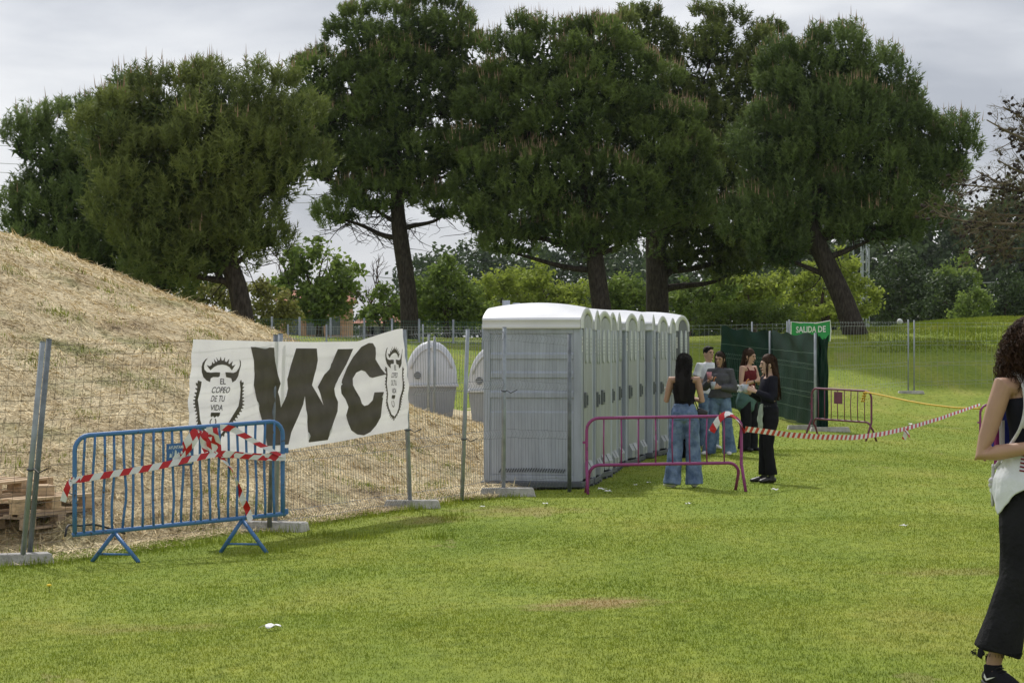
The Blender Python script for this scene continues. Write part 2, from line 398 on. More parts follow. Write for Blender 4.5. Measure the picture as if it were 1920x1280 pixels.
# ---- lawn blades
def lawn():
    Vs = []; T = []
    for (y0, y1, dens, hgt, wd) in ((9.0, 15, 4600, 0.016, 0.0030), (15, 24, 2000, 0.018, 0.0040), (24, 40, 620, 0.020, 0.0060), (40, 58, 200, 0.022, 0.009), (58, 84, 48, 0.026, 0.014)):
        area = 0.5*(y1*y1-y0*y0)*(2250/F); n = int(area*dens)
        Y = np.sqrt(RNG.uniform(y0*y0, y1*y1, n)); X = PX(RNG.uniform(-165, 2085, n), Y)
        m_, e_ = mound_np(X, Y); z = gnd(X, Y); inm = (m_ > z) & (RNG.random(n) > 0.10*(e_ < 1))
        ok = ~inm; X, Y, z = X[ok], Y[ok], z[ok]; n = len(X)
        patch = 0.9+0.2*np.clip(vnoise(X, Y*0.5, 1.7, 4)+0.4*vnoise(X, Y, 5.0, 8), -0.9, 1.2)
        tuft = np.clip(vnoise(X, Y, 9.0, 2)-0.55, 0, 1)*1.2
        h = hgt*patch*(0.55+0.9*RNG.random(n)+tuft)
        az = RNG.uniform(0, 2*np.pi, n); ln = RNG.uniform(0.1, 0.9, n)
        d = np.stack([np.cos(az)*ln, np.sin(az)*ln, np.ones(n)], -1)
        sa = az+np.pi/2+RNG.normal(0, 0.6, n); s = np.stack([np.cos(sa), np.sin(sa), np.zeros(n)], -1)
        # thick dry clippings now and then
        p = np.stack([X, Y, z-0.004], -1); w_ = wd*RNG.uniform(0.6, 1.3, n)
        a = p-s*w_[:, None]; b = p+s*w_[:, None]; c = p+d*h[:, None]
        Vs.append(np.stack([a, b, c], 1).reshape(-1, 3)); T.append(RNG.random(n)**0.9)
    V = np.concatenate(Vs); T = np.concatenate(T)
    tag(link('lawn_grass', tri_mesh('lawn_grass', V, T), None, M_BLADE), 'short mown green lawn grass with yellowish patches', 'grass', kind='stuff')
    # longer rough grass: fence foot and the unmown bank on the right
    Vs = []; n = 6000
    Xf = RNG.uniform(-7, 0.2, n); Yf = fence_y(Xf)+RNG.normal(-0.25, 0.3, n)
    nb = 52000; Yb = RNG.uniform(70, 92, nb); Xb = PX(RNG.uniform(1560, 2080, nb), Yb)
    zb = gnd(Xb, Yb); ok = (zb > 1.2+0.9*RNG.random(nb)+0.35*vnoise(Xb, Yb, 0.8)) & (RNG.random(nb) < np.clip((960+Xb/Yb*F-1590)/120, 0, 1)); Xb, Yb = Xb[ok], Yb[ok]
    Yw0 = RNG.uniform(21, 36, 90); Xw0 = PX(RNG.uniform(-20, 860, 90), Yw0); ww = RNG.integers(30, 170, 90)     # weeds growing through the straw
    Xw = np.repeat(Xw0, ww)+RNG.normal(0, 0.13, ww.sum()); Yw = np.repeat(Yw0, ww)+RNG.normal(0, 0.16, ww.sum())
    X = np.concatenate([Xf, Xw, Xb]); Y = np.concatenate([Yf, Yw, Yb]); n = len(X); far = Y > 50
    mm, _ = mound_np(X, Y); z = np.maximum(gnd(X, Y), np.where(X < 1, mm, -9))
    h = np.where(far, RNG.uniform(0.03, 0.11, n)*(1+0.8*vnoise(X, Y, 1.4)), RNG.uniform(0.02, 0.09, n)*(1+0.7*vnoise(X, Y, 4))); az = RNG.uniform(0, 6.283, n); ln = RNG.uniform(0.05, 0.7, n)
    d = np.stack([np.cos(az)*ln, np.sin(az)*ln, np.ones(n)], -1); s = np.stack([-np.sin(az), np.cos(az), np.zeros(n)], -1); wd = np.where(far, 0.018, 0.006)
    p = np.stack([X, Y, z-0.01], -1)
    V = np.stack([p-s*wd[:, None], p+s*wd[:, None], p+d*np.abs(h)[:, None]], 1).reshape(-1, 3)
    tag(link('rough_grass', tri_mesh('rough_grass', V, RNG.random(n)*0.85), None, M_BLADE), 'longer rough grass at the fence foot and on the right bank', 'grass', kind='stuff')
lawn()

# ================================================================ trees
M_BARK = mat('pine_bark', (0.050, 0.041, 0.035), 0.95, 0.45, 6.0, 1.0, 18.0, squash=(3, 3, 0.8), spec=0.1)
M_TWIG = mat('twig_bark', (0.085, 0.06, 0.045), 0.95, 0.3, 8.0, spec=0.1)
def leafmat(name, c1, c2, trans=0.25, rough=0.6):
    return mat(name, c1, rough, 0.0, col2=c2, attr='tint', trans=trans, spec=0.25)
M_NEEDLE = [leafmat('pine_needles_mid', (0.034, 0.064, 0.018), (0.215, 0.285, 0.070), 0.35),
            leafmat('pine_needles_dark', (0.032, 0.062, 0.020), (0.195, 0.265, 0.076), 0.35),
            leafmat('pine_needles_olive', (0.042, 0.068, 0.018), (0.225, 0.270, 0.072), 0.35)]
M_CANDLE = mat('pine_candle', (0.36, 0.24, 0.15), 0.8, 0.2, 3.0)

def limb(mb, a, b, r0, r1, sag=0.0, n=7, wob=0.12, seg=6):
    a, b = Vector(a), Vector(b); d = (b-a).length; pts = []; rs = []
    o = [random.uniform(-1, 1) for _ in range(4)]
    for i in range(n+1):
        t = i/n; p = a.lerp(b, t); bow = math.sin(t*math.pi)
        p = p+Vector((o[0]*bow*wob*d*0.5+o[2]*math.sin(t*2*math.pi)*wob*d*0.2, o[1]*bow*wob*d*0.5, -sag*d*bow+o[3]*math.sin(t*2*math.pi)*wob*d*0.15))
        pts.append(p); rs.append(r0*(1-t)+r1*t)
    mb.tube(pts, rs, seg); return pts

def pine(trunk, Y, lobes, label, nm=0, clump=1.15, candles=0.3, dens=1.0, fork=0.5, bare=0, seed=1, spiky=0.0, sparse=None):
    """trunk: (px, py, width px) from the foot upwards; lobes: (px, py, rx px, ry px[, depth offset m])"""
    random.seed(seed); sc = F/Y
    tp = [P(a, b, Y) for a, b, c in trunk]; base = Vector((tp[0].x, tp[0].y, surf1(tp[0].x, tp[0].y)-0.15))
    tp[0].z = min(tp[0].z, base.z)
    root = thing('pine_tree', label, 'tree', base, group='pines')
    mb = MB(); rs = [c/sc/2 for a, b, c in trunk]
    cp = curve_pts(tp, 26); rr = np.interp(np.linspace(0, len(tp)-1, len(cp)), range(len(tp)), rs)
    mb.tube(cp, [float(x)*(1+0.18*math.exp(-i/1.6)) for i, x in enumerate(rr)], 12)
    tr = mb.build('trunk', M_BARK, root, base, True)
    # clumps on the lobes
    LB = []
    for l in lobes:
        c = P(l[0], l[1], Y); c.y += l[4] if len(l) > 4 else 0.0
        rx, rz = l[2]/sc, l[3]/sc; LB.append((c,)+tuple(max(q-0.28*clump, 0.6*q) for q in (rx, max(rx*0.9, 1.2), rz)))
    LC = np.array([tuple(c) for c, *_ in LB]); LR = np.array([(a, b, d) for _, a, b, d in LB])
    cl = []
    for c, rx, ry, rz in LB:
        area = 4*math.pi*((rx*ry)**1.6/3+(rx*rz)**1.6/3+(ry*rz)**1.6/3)**(1/1.6)
        for _ in range(int(area/(clump*clump)*9.0*dens)+3):
            d = rand_dir(1)[0]
            if d[2] < -0.6 and random.random() < 0.6: d[2] *= -1
            p = np.array(c)+d*np.array([rx, ry, rz])*random.uniform(0.80, 1.0)
            ins = (((p-LC)/LR)**2).sum(1) < 0.55
            if ins.any(): continue
            rr_ = clump*random.uniform(0.6, 1.15)
            if any(((p-o_[0])**2).sum() < (0.39*(rr_+o_[2]))**2 for o_ in cl): continue
            cl.append((p, d, rr_))
    for c, rx, ry, rz in LB:            # inner fill
        for _ in range(int(rx*ry*rz*0.12*dens)+1):
            d = rand_dir(1)[0]*random.uniform(0.2, 0.75); cl.append((np.array(c)+d*np.array([rx, ry, rz]), unit(d+np.array([0, 0, 0.4])), clump*1.1))
    # limbs: main forks from the upper trunk to lobe centres, twigs to clumps
    br = MB(); nodes = []
    for c, rx, ry, rz in LB:
        tgt = Vector(c)-Vector((0, 0, rz*0.45)); k = min(range(len(cp)), key=lambda i: (cp[i]-tgt).length+(5 if cp[i].z > tgt.z-0.4 else 0)+(4 if i < len(cp)*fork else 0))
        pts = limb(br, cp[k], tgt, float(rr[k])*0.40, 0.04, 0.03, 8, 0.16, 7); nodes += pts[2:]
    nodes += [p for i, p in enumerate(cp) if i > len(cp)*0.6]
    NA = np.array([tuple(p) for p in nodes])
    for p, d, r_ in cl:
        dd = ((NA-p)**2).sum(1)+np.where(NA[:, 2] > p[2]+0.2, 6.0, 0.0); k = int(dd.argmin())
        if dd[k] > 0.05: limb(br, NA[k], p-d*0.1, 0.028, 0.012, 0.05, 5, 0.2, 4)
    for i in range(bare):              # dead twigs under the crown
        k = random.randrange(len(nodes)); a = nodes[k]; b = a+Vector((random.uniform(-1.6, 1.6), random.uniform(-1, 1), random.uniform(-0.9, 0.35)))
        q = limb(br, a, b, 0.02, 0.006, 0.08, 5, 0.3, 3)
        for _ in range(3): s0 = random.choice(q[1:]); limb(br, s0, s0+Vector((random.uniform(-.5, .5), random.uniform(-.4, .4), random.uniform(-.4, .3))), 0.01, 0.004, 0, 3, 0.3, 3)
    br.build('branches', M_BARK, root, base, True)
    # needle shoots
    C = np.array([c[0] for c in cl]); D = np.array([c[1] for c in cl]); Rr = np.array([c[2] for c in cl])
    nt_ = 48; I = np.repeat(np.arange(len(cl)), nt_); n = len(I)
    dr = unit(rand_dir(n)+D[I]*0.6+np.array([0, 0, 0.75]))
    rad = Rr[I]*(0.70+0.30*RNG.random(n)**0.6)*0.62
    pos = C[I]+dr*rad[:, None]*np.array([1, 1, 0.95])
    ax = unit(dr*0.55+np.array([0, 0, 0.95+spiky])+0.25*rand_dir(n))
    ctint = RNG.uniform(0.05, 0.85, len(cl))
    K = 24; J = np.repeat(np.arange(n), K); m = len(J)
    s = RNG.random(m); Ls = RNG.uniform(0.28, 0.52, n)*(1+spiky)
    radial = rand_dir(m); radial = unit(radial-ax[J]*(radial*ax[J]).sum(1, keepdims=True))
    op = RNG.uniform(0.45, 1.0, m)
    nd = unit(ax[J]*(1.1-op*0.7)[:, None]+radial*op[:, None]); ln = RNG.uniform(0.11, 0.20, m)
    b0 = pos[J]+ax[J]*(s*Ls[J])[:, None]; sd_ = unit(np.cross(nd, rand_dir(m))); wd = RNG.uniform(0.012, 0.023, m)*Y/70
    V = np.stack([b0-sd_*wd[:, None], b0+sd_*wd[:, None], b0+nd*ln[:, None]], 1).reshape(-1, 3)-np.array(base)
    fi = []                             # broad filler fans inside the crown, dark tint paints shade between the clumps
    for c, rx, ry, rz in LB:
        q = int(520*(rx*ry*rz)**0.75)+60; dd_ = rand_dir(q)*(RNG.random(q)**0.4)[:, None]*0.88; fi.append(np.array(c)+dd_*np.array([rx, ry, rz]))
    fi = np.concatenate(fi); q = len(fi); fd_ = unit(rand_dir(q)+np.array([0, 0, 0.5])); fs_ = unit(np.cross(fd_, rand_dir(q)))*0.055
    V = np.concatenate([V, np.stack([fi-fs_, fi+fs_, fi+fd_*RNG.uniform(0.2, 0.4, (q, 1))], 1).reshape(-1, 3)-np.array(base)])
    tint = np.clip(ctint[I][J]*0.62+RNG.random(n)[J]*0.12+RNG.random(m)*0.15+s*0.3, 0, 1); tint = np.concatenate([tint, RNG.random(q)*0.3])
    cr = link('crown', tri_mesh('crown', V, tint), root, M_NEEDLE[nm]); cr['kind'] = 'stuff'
    if candles > 0:
        up = np.nonzero((ax[:, 2] > 0.75) & (dr[:, 2] > 0.25) & (D[I][:, 2] > 0.3) & (RNG.random(n) < candles))[0]
        a0 = pos[up]+ax[up]*Ls[up][:, None]; q = len(up); u = unit(ax[up]+np.array([0, 0, 1.2])); ln = RNG.uniform(0.14, 0.38, q)
        Vc = []
        for ang in (0, 2.1, 4.2):
            s1 = np.array([math.cos(ang), math.sin(ang), 0])*0.017; s2 = np.array([math.cos(ang+2.1), math.sin(ang+2.1), 0])*0.017
            Vc.append(np.stack([a0+s1, a0+s2, a0+u*ln[:, None]], 1))
        Vc = np.concatenate(Vc).reshape(-1, 3)-np.array(base)
        cd = link('candles', tri_mesh('candles', Vc), root, M_CANDLE); cd['kind'] = 'stuff'
    return root

pine([(330, 640, 40), (300, 560, 36), (260, 470, 30), (220, 400, 20), (190, 330, 12)], 66,
     [(170, 285, 115, 80), (100, 335, 80, 100), (245, 280, 120, 110), (170, 400, 150, 120), (60, 430, 75, 50), (270, 450, 130, 100), (130, 490, 140, 70), (45, 280, 34, 40), (230, 530, 140, 50), (330, 520, 90, 50)],
     'pine on the far left whose low crown drops behind the straw mound', 1, 1.2, 0.15, seed=11, spiky=0.1)
pine([(470, 616, 42), (447, 545, 36), (428, 480, 33), (440, 410, 28), (470, 340, 20), (450, 250, 10)], 58,
     [(225, 265, 90, 70), (310, 235, 110, 85), (410, 215, 120, 75), (515, 235, 100, 85), (400, 320, 170, 110), (530, 310, 72, 105), (290, 380, 130, 120), (420, 400, 110, 95), (320, 470, 120, 85), (490, 450, 55, 40), (400, 490, 75, 45)],
     'pine with a leaning trunk standing on the end of the straw mound', 2, 1.05, 0.15, fork=0.45, bare=30, seed=12, spiky=0.1)
pine([(770, 625, 34), (764, 540, 31), (750, 440, 30), (745, 380, 25), (742, 280, 18), (745, 180, 8)], 78,
     [(690, 85, 78, 68), (800, 75, 92, 64), (610, 175, 66, 80), (590, 260, 60, 70), (745, 180, 120, 110), (865, 160, 62, 90), (640, 270, 85, 80), (760, 300, 110, 80), (860, 290, 70, 90), (600, 325, 50, 26), (700, 385, 90, 18), (640, 408, 55, 12), (830, 400, 50, 20)],
     'tallest pine, straight trunk behind the white banner', 0, 1.1, 0.45, fork=0.42, bare=170, seed=13)
pine([(1138, 600, 36), (1120, 520, 34), (1112, 450, 31), (1105, 380, 28), (1090, 280, 18), (1080, 180, 8)], 76,
     [(1000, 135, 90, 82), (1110, 125, 100, 75), (930, 220, 75, 95), (1060, 230, 130, 120), (1190, 190, 85, 85), (1240, 290, 95, 100), (910, 330, 70, 90), (1020, 350, 120, 80), (1160, 370, 120, 70), (1290, 350, 55, 85), (1000, 430, 110, 34), (900, 410, 46, 44), (1090, 455, 80, 26), (960, 470, 60, 14), (1180, 440, 60, 30)],
     'broad pine with brown candles rising behind the toilet cabins', 0, 1.05, 0.6, fork=0.35, bare=70, seed=14)
pine([(1233, 605, 42), (1232, 520, 41), (1230, 440, 38), (1240, 340, 28), (1290, 220, 16), (1320, 150, 8)], 84,
     [(1200, 75, 78, 42), (1330, 85, 72, 56), (1420, 110, 70, 55), (1280, 180, 90, 80), (1400, 220, 105, 100), (1330, 320, 110, 90), (1420, 360, 80, 70), (1260, 410, 70, 55), (1350, 450, 110, 46), (1290, 480, 60, 26), (1420, 470, 70, 40), (1370, 510, 60, 16)],
     'olive-toned pine with a thick upright trunk, behind the broad pine', 2, 1.15, 0.1, fork=0.4, bare=30, seed=15)
pine([(1606, 628, 42), (1580, 560, 39), (1548, 490, 36), (1528, 440, 34), (1527, 360, 28), (1540, 260, 18), (1560, 150, 8)], 74,
     [(1570, 135, 72, 68), (1490, 165, 75, 78), (1640, 180, 60, 78), (1560, 250, 130, 100), (1700, 260, 62, 78), (1460, 300, 90, 90), (1640, 330, 110, 80), (1530, 390, 100, 50), (1745, 340, 42, 80), (1690, 400, 85, 46), (1440, 430, 90, 46), (1790, 300, 34, 66), (1640, 440, 100, 22), (1470, 480, 60, 26), (1590, 420, 60, 26)],
     'spiky-topped pine with a trunk leaning right over the exit sign', 1, 1.0, 0.35, fork=0.45, bare=40, seed=16, spiky=0.35, dens=0.95)

# ---- cone-laden half-bare pine on the right, its trunk outside the picture
def cone_pine():
    Y = 42; sc = F/Y; base = Vector((PX(2085, Y), Y, 0)); base.z = gz1(base.x, base.y)-0.1
    root = thing('dead_pine', 'half-bare brown pine hung with dark cones at the right edge', 'tree', base)
    mb = MB(); cp = [base, P(2075, 500, Y), P(2060, 330, Y), P(2030, 180, Y), P(2010, 90, Y)]
    cp = curve_pts(cp, 16); mb.tube(cp, [0.24*(1-i/20) for i in range(17)], 10); mb.build('trunk', M_BARK, root, base, True)
    br = MB(); tips = []; random.seed(5)
    mains = [((2060, 400), (1770, 385)), ((2060, 420), (1800, 430)), ((2055, 350), (1785, 345)), ((2050, 300), (1850, 225)), ((2040, 260), (1880, 200)), ((2060, 380), (1830, 320)), ((2060, 440), (1850, 462)), ((2045, 280), (1900, 260)), ((2055, 360), (1870, 300)), ((2060, 410), (1760, 405))]
    for a, b in mains:
        dy = random.uniform(-0.8, 0.8); pa = P(*a, Y); pb = P(*b, Y+dy)
        pts = limb(br, pa, pb, 0.045, 0.012, 0.04, 12, 0.10, 6)
        for k in range(26):
            t = random.uniform(0.3, 1.0); q = pts[int(t*12)]; e_ = q+Vector((random.uniform(-0.55, 0.25), random.uniform(-.4, .4), random.uniform(-0.38, 0.34)))
            z = limb(br, q, e_, 0.011, 0.004, 0.03, 5, 0.35, 4); tips.append(z[-1])
            for _ in range(3):
                s0 = z[random.randint(1, 4)]; e2 = s0+Vector((random.uniform(-.25, .2), random.uniform(-.2, .2), random.uniform(-.2, .2))); limb(br, s0, e2, 0.006, 0.003, 0, 3, 0.3, 3); tips.append(e2)
    br.build('branches', mat('lichen_twig', (0.135, 0.105, 0.065), 0.9, 0.45, 5.0), root, base, True)
    co = MB(); random.shuffle(tips)
    for p in tips[:520]:
        s_ = random.uniform(0.022, 0.042); Mx = Matrix.Rotation(random.uniform(0, 3), 3, 'X') @ Matrix.Rotation(random.uniform(0, 3), 3, 'Y')
        co.ball(p+Vector((0, 0, -s_)), (s_*0.8, s_*0.8, s_*1.25), 6, 4, Mx)
    c_ = co.build('cones', mat('pine_cone', (0.03, 0.02, 0.016), 0.9, 0.4, 20.0), root, base); c_['kind'] = 'stuff'
    T = np.array([tuple(p) for p in tips]); n = len(T)*26; p = np.repeat(T, 26, 0)+RNG.normal(0, 0.05, (n, 3)); d = unit(rand_dir(n)+np.array([-0.2, 0, 0.3]))
    keep = (RNG.random(len(T)) < 0.28).repeat(26); p, d = p[keep], d[keep]; n = len(p); s = unit(np.cross(d, rand_dir(n)))*0.004
    V = np.stack([p-s, p+s, p+d*RNG.uniform(0.05, 0.12, (n, 1))], 1).reshape(-1, 3)-np.array(base)
    k = link('crown', tri_mesh('crown', V, RNG.random(n)), root, leafmat('dry_needles', (0.06, 0.062, 0.02), (0.19, 0.15, 0.06))); k['kind'] = 'stuff'
cone_pine()

# ---- broadleaf trees and bushes
def broad(name, label, px, py_base, Y, lobes, mt, nleaf=6000, leaf=0.14, trunk=0.14, cat='tree', branchy=0, group=None, dy=0.7):
    sc = F/Y; bx = PX(px, Y); bz = gz1(bx, Y)-0.1; base = Vector((bx, Y, bz))
    root = thing(name, label, cat, base, group=group)
    mb = MB(); top = P(lobes[0][0], lobes[0][1], Y)
    cp = limb(mb, base, top, trunk, trunk*0.3, 0, 8, 0.1, 7)
    LB = []
    for l in lobes:
        c = P(l[0], l[1], Y)+Vector((0, random.uniform(-.5, .5)*l[2]/sc, 0)); LB.append((c, l[2]/sc, l[2]/sc*dy, l[3]/sc))
        limb(mb, cp[random.randint(2, 6)], c, trunk*0.5, 0.03, 0.0, 6, 0.2, 5)
        for _ in range(branchy):
            d = Vector(rand_dir(1)[0]); d.z = abs(d.z); e_ = Vector((c.x+d.x*l[2]/sc, c.y+d.y*l[2]/sc, c.z+d.z*l[3]/sc*1.05)); limb(mb, c, e_, 0.04, 0.012, 0, 6, 0.25, 4)
    for c, rx, ry, rz in list(LB):         # ragged outline: small shoots around each lobe
        for _ in range(3):
            d = Vector(rand_dir(1)[0]); d.z = abs(d.z)*1.1; s0 = random.uniform(0.22, 0.5); LB.append((Vector((c.x+d.x*rx*1.0, c.y+d.y*ry, c.z+d.z*rz*1.0)), rx*s0, ry*s0, rz*s0*random.uniform(0.8, 1.5)))
    mb.build('trunk', M_TWIG, root, base, True)
    vol = np.array([a*b*c for _, a, b, c in LB])**0.7; cnt = (nleaf*vol/vol.sum()).astype(int); ps = []; ts = []
    for (c, rx, ry, rz), k in zip(LB, cnt):
        nc = max(6, k//45); dc = rand_dir(nc); rc = (0.55+0.45*RNG.random(nc)**0.6)
        cc = np.array(c)+dc*rc[:, None]*np.array([rx, ry, rz]); I = RNG.integers(0, nc, k)
        cr_ = 0.26*min(rx, rz)+0.12
        ps.append(cc[I]+RNG.normal(0, 1, (k, 3))*cr_*np.array([0.55, 0.55, 0.45])); ct = RNG.random(nc); ts.append(np.clip(ct[I]*0.6+RNG.random(k)*0.4, 0, 1))
    p = np.concatenate(ps); tt = np.concatenate(ts); n = len(p)
    nrm = unit(rand_dir(n)+np.array([0, -0.2, 0.6])); u = unit(np.cross(nrm, rand_dir(n))); v = np.cross(nrm, u)
    s = leaf*RNG.uniform(0.6, 1.25, (n, 1)); V = np.stack([p-u*s*0.5, p+v*s*0.32, p+u*s*0.6, p-v*s*0.32], 1).reshape(-1, 3)-np.array(base)
    f = link('crown', tri_mesh('crown', V, tt, 4), root, mt); f['kind'] = 'stuff'
    return root
G_LIME = leafmat('leaf_lime', (0.18, 0.235, 0.03), (0.40, 0.47, 0.085), 0.5)
G_MID = leafmat('leaf_mid', (0.09, 0.15, 0.025), (0.26, 0.34, 0.075), 0.45)
G_YEL = leafmat('leaf_yellowish', (0.14, 0.15, 0.03), (0.33, 0.32, 0.09), 0.4)
G_DARK = leafmat('leaf_dark', (0.028, 0.05, 0.018), (0.085, 0.125, 0.04), 0.2)
G_BLUE = leafmat('leaf_far', (0.030, 0.055, 0.022), (0.10, 0.145, 0.05), 0.2)
random.seed(21)
broad('broadleaf_tree', 'leafy bright green tree between the two left pines', 600, 612, 96, [(600, 530, 55, 60), (570, 490, 30, 22), (640, 560, 45, 40), (545, 560, 45, 40), (655, 520, 25, 25), (590, 580, 60, 25)], G_MID, 6000, 0.22, 0.2, branchy=3)
broad('shrub', 'yellowish shrub left of the leaning pine trunk', 375, 600, 92, [(390, 565, 50, 30), (340, 570, 40, 25), (420, 550, 28, 26)], G_YEL, 3000, 0.16, 0.08, 'shrub')
broad('shrub', 'olive shrub right behind the leaning pine trunk', 510, 610, 90, [(505, 575, 40, 36), (480, 560, 25, 28), (535, 595, 34, 24)], G_YEL, 3000, 0.16, 0.08, 'shrub')
broad('broadleaf_tree', 'small sparse tree left of the straight pine trunk', 722, 612, 92, [(722, 575, 34, 32), (700, 595, 30, 18), (745, 590, 20, 26)], G_MID, 2000, 0.18, 0.08, branchy=3)
broad('broadleaf_tree', 'dense rounded green tree right of the straight pine trunk', 840, 615, 90, [(835, 560, 56, 52), (870, 580, 50, 36), (805, 585, 34, 40), (840, 512, 36, 26)], G_MID, 6500, 0.17, 0.15)
broad('broadleaf_tree', 'yellow-green tree behind the nearest toilet cabin', 940, 615, 100, [(940, 560, 45, 48), (900, 570, 34, 34), (975, 545, 36, 34), (960, 590, 60, 22)], G_LIME, 5500, 0.18, 0.12)
broad('broadleaf_tree', 'light green tree just left of the forked pine trunk', 1050, 615, 98, [(1045, 555, 50, 36), (1010, 535, 34, 30), (1080, 560, 40, 30), (1040, 590, 70, 22)], G_LIME, 5000, 0.18, 0.12)
broad('broadleaf_tree', 'light green tree between the two middle pine trunks', 1180, 615, 98, [(1175, 555, 38, 42), (1200, 580, 30, 30), (1150, 580, 26, 30)], G_MID, 3800, 0.17, 0.12)
broad('shrub', 'leafy shrub right of the upright pine trunk', 1290, 612, 100, [(1300, 560, 46, 26), (1270, 575, 30, 26), (1340, 545, 36, 26)], G_MID, 4000, 0.17, 0.08, 'shrub')
broad('hedge', 'rounded dense hedge behind the last toilet cabin', 1380, 615, 82, [(1370, 592, 66, 24), (1320, 596, 50, 22), (1430, 590, 50, 26), (1470, 600, 30, 20)], G_MID, 9000, 0.10, 0.06, 'hedge')
broad('broadleaf_tree', 'yellow-green bush above the rounded hedge', 1420, 612, 104, [(1400, 545, 46, 30), (1450, 545, 36, 34), (1365, 555, 34, 24)], G_LIME, 5000, 0.18, 0.12)
broad('broadleaf_tree', 'vivid lime tree behind the leaning trunk of the spiky pine', 1550, 615, 96, [(1545, 540, 46, 46), (1590, 560, 46, 46), (1510, 565, 32, 36), (1575, 505, 28, 26), (1560, 590, 70, 20)], G_LIME, 7500, 0.17, 0.15)
broad('broadleaf_tree', 'dark tree right of the lattice mast', 1700, 612, 130, [(1690, 540, 60, 60), (1730, 575, 50, 34), (1660, 570, 40, 40)], G_DARK, 5000, 0.24, 0.2)
broad('broadleaf_tree', 'dark blue-green tree above the sunny bank', 1780, 610, 120, [(1770, 565, 44, 40), (1750, 590, 44, 22), (1800, 545, 30, 30)], G_DARK, 4500, 0.2, 0.2)
broad('broadleaf_tree', 'pale rounded tree top over the sunny bank', 1800, 610, 135, [(1800, 515, 40, 36), (1780, 540, 30, 26)], G_MID, 3000, 0.22, 0.2)
broad('broadleaf_tree', 'small pale bush on the right skyline of the bank', 1822, 610, 112, [(1822, 580, 32, 30), (1800, 592, 22, 18)], G_MID, 2200, 0.17, 0.1)
broad('broadleaf_tree', 'dark conical tree beside the curly-haired woman', 1885, 612, 118, [(1885, 565, 38, 48), (1860, 590, 30, 26), (1910, 590, 40, 30)], G_DARK, 4500, 0.18, 0.15)
# leafless little tree
def bare_tree(px, Y, label, h):
    b = Vector((PX(px, Y), Y, 0)); b.z = gz1(b.x, Y)-0.1; root = thing('bare_tree', label, 'tree', b); mb = MB()
    def grow(a, d, l, r, dep):
        e_ = a+d*l; pts = limb(mb, a, e_, r, r*0.6, 0, 4, 0.2, 4)
        if dep:
            for _ in range(3): grow(pts[random.randint(2, 4)], (d+Vector(rand_dir(1)[0])*0.75).normalized(), l*0.68, r*0.55, dep-1)
    grow(b, Vector((0.05, 0, 1)), h*0.42, 0.09, 4)
    mb.build('branches', M_TWIG, root, b, True)
random.seed(4); bare_tree(692, 94, 'small leafless grey tree left of the straight pine trunk', 3.6)
bare_tree(520, 97, 'leafless twiggy tree behind the leaning pine trunk', 5.0)

# ---- far wood on the rising ground
def far_wood():
    ps = []; ts = []; ss = []
    def bank(pxs, top, Y, rad, leaves, bottom=650):
        for px in np.arange(pxs[0], pxs[1], rad*0.75):
            ty = np.interp(px, *zip(*top))+random.uniform(-8, 10); sc = F/Y
            for py in np.arange(ty+rad*0.7, bottom, rad*1.0):
                YY = Y+random.uniform(-6, 6)-(py-ty)*0.03; c = np.array(P(px+random.uniform(-.4, .4)*rad, py+random.uniform(-.3, .3)*rad, YY)); k = leaves
                nc = 9; dc = rand_dir(nc)*0.8; I = RNG.integers(0, nc, k); r_ = rad/sc
                ps.append(c+dc[I]*r_+RNG.normal(0, 0.25, (k, 3))*r_); t0 = random.random()*0.6; ts.append(np.clip(t0+RNG.random(nc)[I]*0.25+RNG.random(k)*0.2, 0, 1)); ss.append(np.full(k, r_*0.15))
    bank((1240, 2100), [(1240, 500), (1400, 470), (1620, 430), (1760, 400), (1920, 350), (2100, 330)], 230, 34, 280)
    bank((770, 1260), [(770, 490), (850, 462), (960, 470), (1100, 450), (1260, 470)], 260, 30, 220)
    bank((-200, 780), [(-200, 600), (780, 596)], 240, 26, 150)
    p = np.concatenate(ps); t = np.concatenate(ts); s = np.concatenate(ss)[:, None]; n = len(p)
    nrm = unit(rand_dir(n)+np.array([0, -0.3, 0.6])); u = unit(np.cross(nrm, rand_dir(n))); v = np.cross(nrm, u); s = s*RNG.uniform(0.6, 1.4, (n, 1))
    V = np.stack([p-u*s, p+v*s*0.7, p+u*s, p-v*s*0.7], 1).reshape(-1, 3)
    tag(link('far_wood', tri_mesh('far_wood', V, t, 4), None, G_BLUE), 'hazy dark wood on the slope behind the park', 'wood', kind='stuff')
far_wood()
# ================================================================ materials for built things
M_GALV = mat('galvanised_steel', (0.30, 0.33, 0.36), 0.5, 0.18, 6.0, metal=0.35)
M_GALV_D = mat('weathered_steel', (0.17, 0.19, 0.21), 0.6, 0.25, 9.0, metal=0.3)
M_WIRE_R = mat('rusty_wire', (0.10, 0.075, 0.06), 0.8, 0.4, 5.0)
M_WIRE_G = mat('galvanised_wire', (0.19, 0.205, 0.22), 0.5, 0.25, 6.0, metal=0.3)
M_CONC = mat('concrete', (0.40, 0.385, 0.36), 0.95, 0.28, 7.0, 0.6, 60.0)
M_TIE = mat('black_cable', (0.015, 0.015, 0.016), 0.6, 0.1)
M_BLUE = mat('worn_blue_paint', (0.055, 0.05, 0.055), 0.5, 0.0, 24.0, 0.15, 60.0, col2=(0.060, 0.175, 0.40), lo=0.33, hi=0.40)
M_PURP = mat('purple_paint', (0.10, 0.03, 0.05), 0.45, 0.0, 22.0, col2=(0.27, 0.04, 0.17), lo=0.32, hi=0.42)
M_PURPD = mat('faded_purple_paint', (0.15, 0.03, 0.075), 0.5, 0.2, 9.0)
